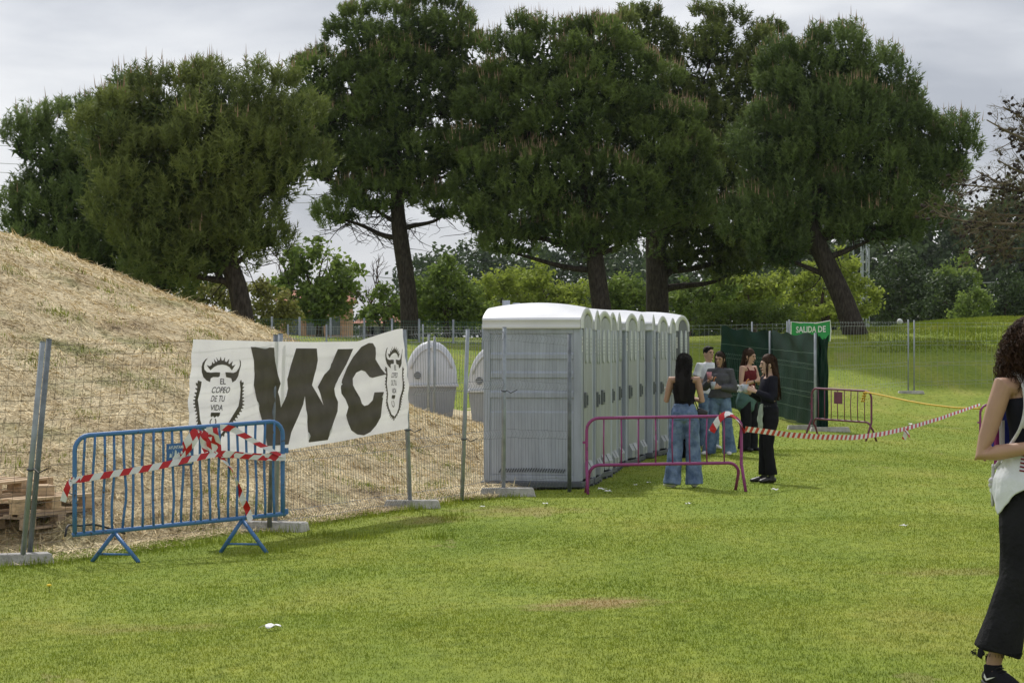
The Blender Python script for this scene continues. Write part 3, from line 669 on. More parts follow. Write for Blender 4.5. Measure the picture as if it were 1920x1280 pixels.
M_CABIN = mat('grey_plastic', (0.34, 0.375, 0.435), 0.5, 0.13, 5.0, 0.10, 90.0, squash=(1.5, 1.5, 0.25))
M_CABINF = mat('grey_green_plastic', (0.30, 0.32, 0.325), 0.45, 0.15, 5.0, 0.06, 90.0, coords='Object', squash=(1.5, 1.5, 0.25))
M_CABIND = mat('dark_grey_plastic', (0.085, 0.095, 0.11), 0.5, 0.12, 3.0)
M_LATCH = mat('mid_grey_latch', (0.13, 0.145, 0.15), 0.5, 0.1)
M_ROOF = mat('white_plastic', (0.68, 0.69, 0.72), 0.4, 0.06, 2.0)
M_VENT = mat('translucent_vent', (0.50, 0.53, 0.55), 0.45, 0.06, 4.0)
M_TANK = mat('pale_grey_plastic', (0.56, 0.58, 0.62), 0.45, 0.07, 2.0)
M_TANKB = mat('mid_grey_plastic', (0.34, 0.36, 0.40), 0.5, 0.08, 2.0)
M_WHITEPR = mat('white_print', (0.8, 0.8, 0.78), 0.6, 0.04)
M_BLACKPR = mat('black_print', (0.095, 0.080, 0.064), 0.7, 0.15, 5.0, trans=0.15)
M_TEXTD = mat('dark_text', (0.05, 0.05, 0.055), 0.7, 0.1)
M_BANNER = mat('banner_cloth', (0.88, 0.87, 0.90), 0.7, 0.04, 3.0, trans=0.42)
M_WOOD = mat('pallet_wood', (0.50, 0.36, 0.22), 0.85, 0.25, 5.0, 0.4, 40.0, squash=(1, 6, 6))
M_WOODO = mat('old_pallet_wood', (0.36, 0.27, 0.19), 0.85, 0.3, 5.0, 0.4, 40.0, squash=(1, 6, 6))

# red and white barrier tape: the stripes are printed along its uv
def tape_mat():
    m = bpy.data.materials.new('striped_tape'); m.use_nodes = True; t = m.node_tree; b = t.nodes['Principled BSDF']; k = t.links.new
    uv = N(t, 'ShaderNodeUVMap'); sp = N(t, 'ShaderNodeSeparateXYZ'); k(uv.outputs['UV'], sp.inputs['Vector'])
    a = N(t, 'ShaderNodeMath', operation='MULTIPLY', inp={1: 5.2}); k(sp.outputs['X'], a.inputs[0])
    c = N(t, 'ShaderNodeMath', operation='MULTIPLY_ADD', inp={1: 0.28}); k(sp.outputs['Y'], c.inputs[0]); k(a.outputs[0], c.inputs[2])
    f = N(t, 'ShaderNodeMath', operation='FRACT'); k(c.outputs[0], f.inputs[0]); g = N(t, 'ShaderNodeMath', operation='GREATER_THAN', inp={1: 0.5}); k(f.outputs[0], g.inputs[0])
    x = N(t, 'ShaderNodeMix', data_type='RGBA'); x.inputs['A'].default_value = (0.56, 0.012, 0.016, 1); x.inputs['B'].default_value = (0.78, 0.78, 0.78, 1)
    k(g.outputs[0], x.inputs['Factor']); k(x.outputs['Result'], b.inputs['Base Color']); b.inputs['Roughness'].default_value = 0.4
    tr = N(t, 'ShaderNodeBsdfTranslucent'); ms = N(t, 'ShaderNodeMixShader', inp={'Fac': 0.2}); k(x.outputs['Result'], tr.inputs['Color'])
    k(b.outputs['BSDF'], ms.inputs[1]); k(tr.outputs['BSDF'], ms.inputs[2]); k(ms.outputs['Shader'], t.nodes['Material Output'].inputs['Surface'])
    return m
M_TAPE = tape_mat()

# ================================================================ temporary mesh fence on the left
def post_part(root, a, b, r, m, name='post'):
    mb = MB(); mb.tube([a, b], r, 10); o = mb.build(name, m, root, root.location, True)
    c = MB(); c.tube([b, Vector(b)+(Vector(b)-Vector(a)).normalized()*0.006], r*1.05, 10); c.build('cap', M_GALV_D, o, root.location, False)
    return o
def wire_panel(root, A0, A1, B0, B1, m, vs=0.1, hs=None, folds=(0.06, 0.36, 0.66, 0.95), rw=0.0022, name='wire_mesh', wob=0.012, foldd=0.035):
    """A0/A1 foot and top of the first post, B0/B1 of the second"""
    A0, A1, B0, B1 = map(Vector, (A0, A1, B0, B1)); Ln = (B0-A0).length; n = max(3, int(Ln/vs)); mb = MB()
    nrm = (B0-A0).cross(A1-A0).normalized(); hgt = (A1-A0).length
    def pt(u, v, off=0.0):
        p = A0.lerp(B0, u).lerp(A1.lerp(B1, u), v); bow = math.sin(u*math.pi)*wob*math.sin(v*5+u*4)*2
        return p+nrm*(off+bow)
    for i in range(1, n):
        u = i/n; j = random.uniform(-.12, .12)/n; st = [(0.02, 0)]
        for f in folds: st += [(f-0.025, 0), (f, foldd), (f+0.025, 0)]
        st += [(min(0.99, folds[-1]+0.04), 0)]
        mb.tube([pt(u+j, v, o_) for v, o_ in st], rw, 3, False)
    lines = list(hs or [])
    for f in folds: lines += [f-0.025, f+0.025]
    for v in lines: mb.tube([pt(u/14, v+random.uniform(-.003, .003)) for u in range(15)], rw*1.15, 3, False)
    o = mb.build(name, m, root, root.location); return o
def foot_block(c, rz, label, L_=0.72, W_=0.22, H_=0.13, sunk=0.03):
    root = thing('concrete_block', label, 'concrete block', (c[0], c[1], surf1(c[0], c[1])-sunk), rz, 'concrete fence feet')
    mb = MB(); mb.bbox((0, 0, H_/2), (L_, W_, H_), 0.018)
    for v in range(len(mb.v)):
        x, y, z = mb.v[v]; k = 1-0.10*z/H_; mb.v[v] = (x*k+0.004*math.sin(v*2.3), y*k+0.004*math.sin(v*3.7), z+0.003*math.sin(v*1.7))
    mb.build('body', M_CONC, root)
    for x in (-0.2, -0.07, 0.07, 0.2): h = MB(); h.tube([(x, 0, H_-0.012), (x, 0, H_+0.002)], 0.028, 12); h.build('socket', M_CABIND, root)
    return root
def post_at(pb, pt_, Y, Yt=None):
    a = P(pb[0], pb[1], Y); b = P(pt_[0], pt_[1], Yt or Y); a.z = min(a.z, surf1(a.x, a.y)+0.10); return a, b
q1a, q1b = post_at((42, 1052), (80, 641), 20.45); q2a, q2b = post_at((54, 1056), (92, 636), 20.65)
q3a, q3b = post_at((505, 988), (517, 628), 23.55); q4a, q4b = post_at((516, 990), (526, 626), 23.75)
q5a, q5b = post_at((769, 952), (758, 618), 26.2)
q6a, q6b = post_at((866, 938), (877, 617), 27.2); q7a, q7b = post_at((944, 924), (946, 614), 28.05)
q0a = Vector((-7.6, 18.9, surf1(-7.6, 18.9))); q0b = q0a+Vector((0.1, 0, 2.0))
q8a = Vector((0.72, 28.75, gz1(0.72, 28.75))); q8b = q8a+Vector((0, 0, 1.98))
HS = [0.13, 0.2, 0.27, 0.43, 0.5, 0.57, 0.73, 0.8, 0.87]
def panel(label, a0, a1, b0, b1, ra, rb, mw, **kw):
    root = thing('mesh_fence', label, 'fence', a0, group='mesh fence panels on the left')
    if ra: post_part(root, a0, a1, 0.025, ra)
    if rb: post_part(root, b0, b1, 0.025, rb)
    wire_panel(root, a0, a1, b0, b1, mw, **kw); return root
random.seed(31)
panel('rusty mesh fence panel cut off by the left picture edge', q0a, q0b, q1a, q1b, M_GALV, M_GALV, M_WIRE_R, vs=0.13, hs=HS, rw=0.0019)
panel('rusty mesh fence panel behind the blue barrier', q2a, q2b, q3a, q3b, M_GALV_D, M_GALV_D, M_WIRE_R, vs=0.13, hs=HS, rw=0.0019)
panel('mesh fence panel carrying the right half of the banner', q4a, q4b, q5a, q5b, M_GALV, M_GALV, M_WIRE_G, vs=0.055, rw=0.0028)
panel('mesh fence panel between the banner and the nearest cabin', q5a+Vector((0.05, 0.03, 0)), q5b+Vector((0.05, 0.03, 0)), q7a, q7b, None, M_GALV, M_WIRE_G, vs=0.055, rw=0.0028)
panel('short mesh fence panel in front of the nearest cabin side', q7a+Vector((0.04, 0.04, 0)), q7b+Vector((0.04, 0.04, 0)), q8a, q8b, None, M_GALV_D, M_WIRE_G, vs=0.055, rw=0.0021)
lp = thing('fence_post', 'lone leaning steel post between the banner and the nearest cabin', 'post', q6a); post_part(lp, q6a, q6b, 0.024, M_GALV)
foot_block((q1a.x-0.12, q1a.y+0.03), R(20), 'concrete foot of the fence posts at the left picture edge', 0.8)
foot_block((q3a.x+0.05, q3a.y+0.1), R(-18), 'concrete foot behind the right leg of the blue barrier', 0.72)
foot_block((q5a.x+0.02, q5a.y), R(0), 'concrete foot under the right end of the banner', 0.66, 0.2, 0.11, 0.01)
foot_block((q7a.x+0.05, q7a.y-0.02), R(2), 'concrete foot at the base of the nearest toilet cabin', 0.70, 0.2, 0.12, 0.01)
# wire ties round the posts
for i, (p, lab) in enumerate(((q1a.lerp(q1b, 0.42), 'black cable tie round the two leftmost fence posts'), (q5a.lerp(q5b, 0.44), 'black cable tie on the post under the banner'), (q6a.lerp(q6b, 0.36), 'black cable tie low on the lone post'), (q7a.lerp(q7b, 0.62), 'black cable tie high on the post before the cabin'))):
    mb = MB(); ring = [Vector((math.cos(a)*0.034, math.sin(a)*0.034, 0.01*math.sin(a))) for a in np.linspace(0, 6.28, 13)]
    mb.tube([p+v for v in ring]+[p+Vector((0.08, -0.05, -0.03)), p+Vector((0.16, -0.05, 0.01))], 0.006, 5)
    tag(mb.build('cable_tie', M_TIE), lab, 'cable tie', 'ties on the fence')

# ================================================================ white banner
bt = np.linspace(0, 1, 200)
BA, BB = np.array([PX(352, 22.2), 22.2]), np.array([PX(772, 26.05), 26.05])
b_dir = (BB-BA)/np.linalg.norm(BB-BA); b_nrm = np.array([b_dir[1], -b_dir[0]])
if b_nrm[1] > 0: b_nrm = -b_nrm
bxy = BA+(BB-BA)*bt[:, None]+b_nrm*(0.05*np.sin(bt*np.pi))[:, None]
bpx = 960+F*bxy[:, 0]/bxy[:, 1]
TOPX = [340, 360, 505, 590, 671, 705, 742, 752, 775]; TOPY = [636, 636, 640, 641, 640, 629, 617, 616, 618]
BOTX = [335, 345, 430, 505, 540, 640, 764, 775]; BOTY = [852, 852, 851, 849, 844, 826, 803, 802]
def banner_pt(px, py, off=0.0):
    x = float(np.interp(px, bpx, bxy[:, 0])); y = float(np.interp(px, bpx, bxy[:, 1]))
    t = (px-345)/420; v = (py-np.interp(px, TOPX, TOPY))/(np.interp(px, BOTX, BOTY)-np.interp(px, TOPX, TOPY))
    z = CZ-(py-HZ)/F*y
    wr = 0.018*math.sin(7*t+3*v)+0.012*math.sin(19*t-6*v+1)+0.007*math.sin(31*v+9*t)
    wr += 0.05*math.exp(-((t-0.62-0.28*(v-0.2))**2)/0.004)*math.exp(-((v-0.4)/0.4)**2)
    wr += 0.05*math.exp(-((px-748+(py-616)*0.28)**2)/110.0)*math.exp(-max(0, py-616)/70)
    wr -= 0.03*math.exp(-((t-0.40)**2)/0.0006)
    wr += 0.015*math.sin(40*(t+v*0.6))*math.exp(-(t*t+v*v)/0.02)
    wr *= min(1, 0.35+v*1.5)
    return Vector((x+b_nrm[0]*(wr+off), y+b_nrm[1]*(wr+off), z))
def banner():
    root = thing('banner', 'white cloth banner lettered WC in black hung on the fence', 'banner', banner_pt(560, 845))
    mb = MB(); nu, nv = 110, 40; vs = []
    for j in range(nv+1):
        v = j/nv; xl = 360-15*v; xr = np.interp(v, [0, 0.55, 1], [752, 766, 764])
        for i in range(nu+1):
            px = xl+(xr-xl)*i/nu; ty = np.interp(px, TOPX, TOPY); by = np.interp(px, BOTX, BOTY); vs.append(banner_pt(px, ty+(by-ty)*v))
    fs = [(j*(nu+1)+i, j*(nu+1)+i+1, (j+1)*(nu+1)+i+1, (j+1)*(nu+1)+i) for j in range(nv) for i in range(nu)]
    mb.add(vs, fs); mb.build('cloth', M_BANNER, root, root.location, True)
    return root
BAN = banner()
def fill2d(polys, grid=6.0):
    """triangulate simple 2-d polygons, with inner points so that the print can follow folds"""
    V = []; Fc = []
    for poly in polys:
        pts = [Vector(p) for p in poly]; k = len(pts); edges = [(i, (i+1) % k) for i in range(k)]
        xs = [p.x for p in pts]; ys_ = [p.y for p in pts]; extra = []
        for gx_ in np.arange(min(xs), max(xs), grid):
            for gy_ in np.arange(min(ys_), max(ys_), grid): extra.append(Vector((gx_+0.013*gy_, gy_)))
        r = geometry.delaunay_2d_cdt(pts+extra, edges, [list(range(k))], 1, 1e-5)
        b = len(V); V += [tuple(p) for p in r[0]]; Fc += [tuple(i+b for i in f) for f in r[2]]
    return V, Fc
def print_on(root, name, polys, to_px, surf, off, m, grid=6.0, tris=None):
    V, Fc = tris if tris else fill2d([[to_px(p) for p in q] for q in polys], grid)
    if tris: V = [to_px(p) for p in V]
    mb = MB(); mb.add([surf(v[0], v[1], off) for v in V], Fc); return mb.build(name, m, root, root.location, True)
def text2d(body, shear=0.0, bold=0.0):
    cu = bpy.data.curves.new('tmp', 'FONT'); cu.body = body; cu.shear = shear; cu.offset = bold; cu.resolution_u = 3
    ob = bpy.data.objects.new('tmp', cu); COL.objects.link(ob); dg = bpy.context.evaluated_depsgraph_get(); me = ob.evaluated_get(dg).to_mesh()
    V = [(v.co.x, v.co.y) for v in me.vertices]; Fc = [tuple(p.vertices) for p in me.polygons]
    ob.evaluated_get(dg).to_mesh_clear(); bpy.data.objects.remove(ob); bpy.data.curves.remove(cu)
    xs = [v[0] for v in V]; yy = [v[1] for v in V]; x0, x1, y0, y1 = min(xs), max(xs), min(yy), max(yy)
    return [((x-x0)/(x1-x0), (y-y0)/(y1-y0)) for x, y in V], Fc
z2 = lambda p: (340+p[0]/3.2, 600+p[1]/3.2)
WPOLY = [(413, 160), (560, 165), (567, 250), (583, 330), (600, 380), (592, 430), (610, 524), (632, 455), (645, 410), (633, 355), (660, 270), (690, 169), (810, 170), (818, 240), (800, 330), (790, 390), (812, 440), (850, 510), (832, 440), (821, 400), (850, 330), (900, 255), (937, 174), (1030, 172), (985, 265), (930, 350), (903, 410), (915, 450), (932, 490), (928, 545), (900, 620), (868, 718), (762, 733), (755, 620), (748, 520), (738, 455), (733, 505), (700, 580), (670, 670), (645, 745), (520, 755), (505, 650), (482, 550), (460, 470), (438, 390), (443, 320), (430, 240)]
CPOLY = [(1209, 325), (1190, 290), (1160, 235), (1165, 200), (1167, 165), (1150, 138), (1125, 137), (1080, 160), (1030, 220), (990, 280), (950, 360), (935, 405), (945, 440), (970, 475), (985, 520), (982, 570), (990, 620), (1010, 660), (1050, 685), (1090, 690), (1130, 670), (1165, 630), (1183, 580), (1190, 520), (1193, 430), (1143, 433), (1130, 480), (1105, 508), (1080, 514), (1062, 500), (1055, 465), (1030, 420), (1012, 390), (1020, 350), (1045, 315), (1075, 300), (1097, 308), (1115, 340), (1130, 346)]
print_on(BAN, 'letter', [WPOLY], z2, banner_pt, 0.004, M_BLACKPR); print_on(BAN, 'letter', [CPOLY], z2, banner_pt, 0.004, M_BLACKPR)
def toothed(inner, outer, tooth=24, pitch=48):
    """band between two polylines with teeth along the outer one"""
    o = [Vector(p) for p in outer]; res = []; acc = 0.0; cen = Vector((440, 760))
    for i in range(len(o)-1):
        L_ = (o[i+1]-o[i]).length; k = max(1, round(L_/pitch))
        for j in range(k):
            a = o[i].lerp(o[i+1], j/k); b = o[i].lerp(o[i+1], (j+0.5)/k); c = o[i].lerp(o[i+1], (j+0.62)/k); d = o[i].lerp(o[i+1], (j+0.95)/k)
            n_ = (a-cen).normalized(); res += [a, b, c+n_*tooth, d+n_*tooth*0.8]
    return list(inner)+[tuple(p) for p in reversed(res)]
EMB = {'crest': [(275, 345), (310, 360), (335, 345), (345, 305), (360, 330), (375, 320), (370, 270), (395, 310), (410, 300), (402, 250), (425, 292), (440, 290), (460, 245), (467, 290), (485, 292), (515, 250), (505, 300), (525, 310), (565, 270), (548, 325), (560, 335), (605, 300), (592, 345), (600, 358), (640, 340), (598, 410), (560, 370), (520, 350), (470, 340), (410, 348), (365, 370), (322, 408), (300, 385)],
       'horn': [(298, 262), (265, 280), (230, 320), (215, 370), (222, 430), (245, 490), (280, 530), (318, 550), (330, 505), (360, 490), (420, 492), (440, 480), (445, 435), (390, 432), (330, 437), (280, 430), (250, 400), (243, 360), (260, 310)],
       'horn_': [(690, 280), (697, 340), (688, 380), (660, 425), (620, 440), (560, 435), (513, 432), (520, 490), (550, 497), (585, 505), (592, 555), (640, 530), (680, 480), (697, 420), (710, 350), (705, 300)],
       'gear': toothed([(225, 545), (205, 640), (194, 760), (205, 900), (225, 1000), (262, 1095), (340, 1180), (440, 1205)], [(185, 530), (172, 600), (162, 700), (160, 780), (165, 860), (178, 940), (195, 1020), (222, 1095), (300, 1190), (440, 1245)]),
       'gear_': toothed([(690, 550), (706, 640), (703, 740), (668, 840), (612, 950), (540, 1090), (490, 1165), (443, 1205)], [(712, 520), (728, 590), (738, 670), (736, 750), (724, 830), (694, 905), (655, 975), (612, 1040), (565, 1110), (510, 1190), (443, 1245)]),
       'muzzle': [(345, 915), (452, 915), (453, 950), (437, 972), (422, 955), (400, 980), (378, 955), (360, 972), (345, 950)],
       'ring': [(390+40*math.sin(a), 1030-52*math.cos(a)) for a in np.linspace(0.5, 5.78, 22)]+[(390+28*math.sin(a), 1030-38*math.cos(a)) for a in np.linspace(5.68, 0.6, 22)]}
z6 = lambda p: (340+p[0]/6.4, 630+p[1]/6.4)
def zr(p):
    # the same emblem on the far, foreshortened end
    x = 150+(p[0]-140)/620*235; y = 222+(p[1]-245)/1000*800; y += -10*math.sin((x-150)/235*3.1)*0
    x += (y-222)/800*10
    return (690+x/5.82, 610+y/5.82)
for tf, nm_ in ((z6, 'left'), (zr, 'right')):
    ob = print_on(BAN, 'emblem', [EMB[k] for k in EMB], tf, banner_pt, 0.004, M_BLACKPR, 3.0); ob['label'] = 'bull head emblem of horns and gear teeth'
    for body, x0, x1, y0, y1 in (('EL', 432, 502, 508, 577), ('COPEO', 335, 558, 608, 682), ('DE TU', 340, 510, 712, 785), ('VIDA', 343, 475, 822, 892)):
        T2 = text2d(body, 0.25, 0.012)
        print_on(BAN, 'lettering', None, lambda p, a=x0, b=x1, c=y0, d=y1, f_=tf: f_((a+(b-a)*p[0], d+(c-d)*p[1])), banner_pt, 0.0045, M_TEXTD, tris=T2)

# ================================================================ crowd barriers
def arc(c, a, b, r, n=6):
    return [(c[0]+r*math.cos(t), c[1]+r*math.sin(t)) for t in np.linspace(a, b, n)]
def blue_barrier():
    A = P(140, 1002, 20.3); B = P(530, 963, 21.45); zA, zB = A.z, B.z      # ends of the bottom rail
    d = (B-A); Ln = d.length; ex = d.normalized(); root = thing('crowd_barrier', 'worn blue steel barrier with bent bars in front of the banner', 'barrier', (A+B)/2, group='crowd barriers')
    o = root.location; ez = Vector((0, 0, 1)); ey = ez.cross(ex).normalized()
    if ey.y > 0: ey = -ey                                     # ey points to the camera
    Hh = (1002-822)/F*20.3+0.02; pt = lambda x, y, z: A+ex*x+ez*z+ey*y
    pr = [(0, -0.01)]+[(0.0, 0.3), (0.0, Hh-0.13)]+arc((0.13, Hh-0.13), math.pi, math.pi/2, 0.13)[1:]+arc((Ln-0.13, Hh-0.13), math.pi/2, 0, 0.13)+[(Ln, 0.3), (Ln, -0.01)]
    mb = MB(); mb.tube([pt(x, 0, z) for x, z in pr], 0.021, 10); mb.build('frame', M_BLUE, root, o, True)
    mb = MB(); mb.tube([pt(-0.02, 0, 0), pt(Ln+0.03, 0, 0)], 0.021, 10); mb.build('bottom_rail', M_BLUE, root, o, True)
    n = 22; random.seed(3)
    for i in range(1, n):
        x = Ln*i/n; b1 = random.uniform(-.014, .03) if i < 13 else random.uniform(-.006, .01); k = random.choice((0.25, 0.35, 0.6))
        pts = [pt(x+0.03*math.sin(min(1, max(0, 1-v))*2.2)*0+b1*math.exp(-((v-k)/0.22)**2)+(-0.012 if i < 8 else 0)*(1-v), 0.012*math.sin(v*6+i), 0.01+(Hh-0.02)*v) for v in np.linspace(0, 1, 8)]
        mb = MB(); mb.tube(pts, 0.012, 7); mb.build('bar', M_BLUE, root, o, True)
    gl = lambda p: Vector((p.x, p.y, gz1(p.x, p.y)+0.005))
    for x in (0.38, Ln-0.42):
        t_ = pt(x, 0, -0.015); f1 = gl(pt(x+0.06, 0.24, 0)); f2 = gl(pt(x-0.06, -0.26, 0))
        if (f1-t_).x < 0: pass
        f1 = gl(t_+Vector((0.24, -0.14, 0))); f2 = gl(t_+Vector((-0.21, 0.06, 0)))
        mb = MB(); mb.tube([t_, f1], 0.019, 8); mb.tube([t_, f2], 0.019, 8); mb.tube([t_.lerp(f1, 0.74), t_.lerp(f2, 0.74)], 0.011, 6); mb.build('leg', M_BLUE, root, o, True)
    h = MB(); q = [pt(-0.02+0.0, 0, 0.42)+Vector((-0.045*math.sin(a), -0.01, 0.06*math.cos(a))) for a in np.linspace(0, math.pi, 9)]; h.tube(q, 0.007, 6); h.build('hook', M_GALV_D, root, o, True)
    for z in (0.05, 0.62):
        h = MB(); h.box(pt(Ln+0.035, 0, z-0.03), (0.045, 0.03, 0.05)); h.build('lug', M_BLUE, root, o)
    # plate
    x0 = 0.88; w_ = 0.27; z0, z1 = Hh-0.13, Hh-0.34
    pl = MB(); c = pt(x0+w_/2, 0.017, (z0+z1)/2); Mx = Matrix((ex, ey, ez)).transposed(); pl.box(c, (w_, 0.004, z0-z1), Mx); pp = pl.build('plate', mat('plate_blue', (0.035, 0.12, 0.33), 0.45, 0.1), root, o)
    on = lambda x, z, off=0.0: pt(x0+x*w_, 0.0205, z1+(z0-z1)*z)
    V2, F2 = text2d('AYUNTAMIENTO', 0, 0.01); mb = MB(); mb.add([on(0.08+0.84*x, 0.76+0.14*y) for x, y in V2], F2); mb.build('lettering', M_WHITEPR, pp, (0, 0, 0)) ; pp.children[0].location = -o
    mb = MB()
    for x, a, b, w2 in ((0.10, 0.40, 0.55, 0.09), (0.2, 0.38, 0.63, 0.06), (0.28, 0.40, 0.68, 0.10), (0.40, 0.42, 0.58, 0.08), (0.5, 0.40, 0.62, 0.1), (0.62, 0.40, 0.55, 0.09), (0.72, 0.40, 0.65, 0.07), (0.8, 0.40, 0.54, 0.1)):
        mb.add([on(x, a), on(x+w2, a+0.02), on(x+w2*0.9, b), on(x+w2*0.3, b+0.04)], [(0, 1, 2, 3)])
    mb.build('skyline_print', mat('worn_white_print', (0.55, 0.6, 0.62), 0.6, 0.25, 30.0), pp); pp.children[1].location = -o
    mb = MB(); mb.add([on(0.45, 0.08), on(0.93, 0.08), on(0.93, 0.32), on(0.45, 0.32)], [(0, 1, 2, 3)]); mb.build('white_field', M_WHITEPR, pp); pp.children[2].location = -o
    return root, pt, Ln, Hh
BLUE, bpt, BLn, BHh = blue_barrier()

def tape_obj(label, segs, group=None, width=0.075):
    mb = MB()
    for pts, side, wd in segs: mb.ribbon(pts, wd or width, side, random.uniform(0, 0.2))
    o = mb.build('barrier_tape', M_TAPE); m_ = o.modifiers.new('thickness', 'SOLIDIFY'); m_.thickness = 0.0012
    return tag(o, label, 'tape', group)
def on_blue(px, py, off=0.035):
    # point of the barrier plane under a place in the photograph
    a, b = bpt(0, 0, 0), bpt(BLn, 0, 0); t = np.linspace(0, 1, 60); best = min(t, key=lambda q: abs(960+F*(a.x+(b.x-a.x)*q)/(a.y+(b.y-a.y)*q)-px)); Y = a.y+(b.y-a.y)*best
    p = P(px, py, Y-off); return p
def path(pxs, off=0.035, n=14):
    return curve_pts([on_blue(x, y, off+(0.012*math.sin(i*2.1))) for i, (x, y) in enumerate(pxs)], n)
def sides(pts, up=(0, 0, 1), tw=0.0, t0=0.0):
    out_ = []
    for i, p in enumerate(pts):
        a = pts[max(0, i-1)]; b = pts[min(len(pts)-1, i+1)]; d = (b-a).normalized(); v = Vector((0, -1, 0)); s_ = d.cross(v).normalized()
        an = t0+tw*i/len(pts); out_.append(s_*math.cos(an)+v*math.sin(an))
    return out_
random.seed(9)
z3 = lambda x, y: (300+x/6.4, 780+y/6.4)
T = []
for pts_, tw, wd in (([(118, 940), (126, 915), (134, 901), (150, 898)], 0.4, 0.07), ([(134, 901), (200, 890), (262, 880), (305, 872), (345, 863), (392, 853), (418, 850)], 0.5, 0.075),
                     ([(410, 852), (425, 851), (470, 855), (505, 857), (536, 857)], 0.2, 0.08), ([z3(440, 160), z3(350, 280), z3(270, 400), z3(180, 540)], 0.6, 0.09),
                     ([z3(480, 170), z3(420, 300), z3(330, 420), z3(250, 520)], 1.0, 0.06), ([z3(590, 130), z3(610, 250), z3(660, 380), z3(720, 470), z3(780, 540), z3(850, 620), z3(885, 700), z3(915, 770), z3(945, 850), z3(970, 930), z3(1000, 1010), z3(1040, 1090), z3(1065, 1170), z3(1085, 1250)], 4.0, 0.075),
                     ([z3(560, 190), z3(520, 260), z3(530, 350), z3(560, 430)], 0.9, 0.08), ([z3(650, 140), z3(660, 220), z3(690, 330), z3(700, 440)], 0.4, 0.08), ([z3(600, 200), z3(585, 330), z3(620, 440)], 1.2, 0.06),
                     ([z3(720, 135), z3(800, 140), z3(890, 160), z3(960, 205), z3(1060, 260), z3(1180, 330), z3(1320, 400), z3(1440, 465), z3(1505, 480)], 1.3, 0.075), ([z3(800, 455), z3(1000, 480), z3(1250, 500), z3(1510, 505)], 0.3, 0.06)):
    p_ = path(pts_, n=22); T.append((p_, sides(p_, tw=tw), wd*0.78))
tape_obj('red and white tape knotted over the blue barrier', T, 'barrier tapes')

def purple_barrier(label, a, b, H_, m, nbar, plate=None, legs=0.16):
    """a, b: ground points of the two ends"""
    a, b = Vector(a), Vector(b); d = b-a; Ln = d.length; ex = d.normalized(); ez = Vector((0, 0, 1)); ey = ez.cross(ex).normalized()
    if ey.y > 0: ey = -ey
    root = thing('crowd_barrier', label, 'barrier', (a+b)/2, group='crowd barriers'); o = root.location; pt = lambda x, y, z: a+ex*x+ey*y+ez*z
    fl = 0.30*H_
    out_ = [(-0.0, 0.16, 0.0), (0.0, 0.03, fl), (0.0, 0.0, fl+0.06), (0, 0, H_-0.15)]+[(x, 0, z) for x, z in arc((0.15, H_-0.15), math.pi, math.pi/2, 0.15)[1:]]
    out_ += [(x, 0, z) for x, z in arc((Ln-0.15, H_-0.15), math.pi/2, 0, 0.15)]+[(Ln, 0, fl+0.06), (Ln+0.005, 0.03, fl), (Ln+0.03, 0.16, 0)]
    mb = MB(); mb.tube([pt(*q) for q in out_], 0.02, 9); mb.build('frame', m, root, o, True)
    low = [(0.0, -0.16, 0.0), (0.03, -0.06, fl-0.08)]+[(x, -0.02*(1-k/5), z) for k, (x, z) in enumerate(arc((0.16, fl-0.06), math.pi*0.92, math.pi/2, 0.13))]+[(x, -0.02*k/5, z) for k, (x, z) in enumerate(arc((Ln-0.16, fl-0.06), math.pi/2, math.pi*0.08, 0.13))]+[(Ln-0.03, -0.06, fl-0.08), (Ln-0.05, -0.16, 0.0)]
    mb = MB(); mb.tube([pt(*q) for q in low], 0.02, 9); mb.build('lower_rail', m, root, o, True)
    for i in range(1, nbar+1):
        x = Ln*i/(nbar+1); k = random.uniform(-.015, .015); mb = MB(); mb.tube([pt(x, 0, fl+0.06), pt(x+k, 0.004, (H_+fl)/2), pt(x, 0, H_-0.005)], 0.009, 6); mb.build('bar', m, root, o, True)
    h = MB(); h.box(pt(-0.03, 0, H_*0.68), (0.04, 0.02, 0.03)); h.build('lug', m, root, o)
    if plate:
        pl = MB(); Mx = Matrix((ex, ey, ez)).transposed(); pl.box(pt(plate[0], 0.012, H_-0.16), (0.26, 0.004, 0.23), Mx); pl.build('plate', m, root, o)
    return root, pt, Ln
def gp(px, Y): x = PX(px, Y); return Vector((x, Y, gz1(x, Y)))
PB1, p1t, p1L = purple_barrier('purple steel barrier in front of the row of cabins', gp(1100, 28.35), gp(1390, 28.45), 0.93, M_PURP, 8)
PB2, p2t, p2L = purple_barrier('faded purple barrier beside the green screened enclosure', gp(1522, 45.2), gp(1634, 43.6), 0.95, M_PURPD, 8, plate=(0.85,))
PB3, p3t, p3L = purple_barrier('purple barrier half hidden behind the curly-haired woman', gp(1838, 38.0), gp(2040, 38.6), 0.93, M_PURP, 8)
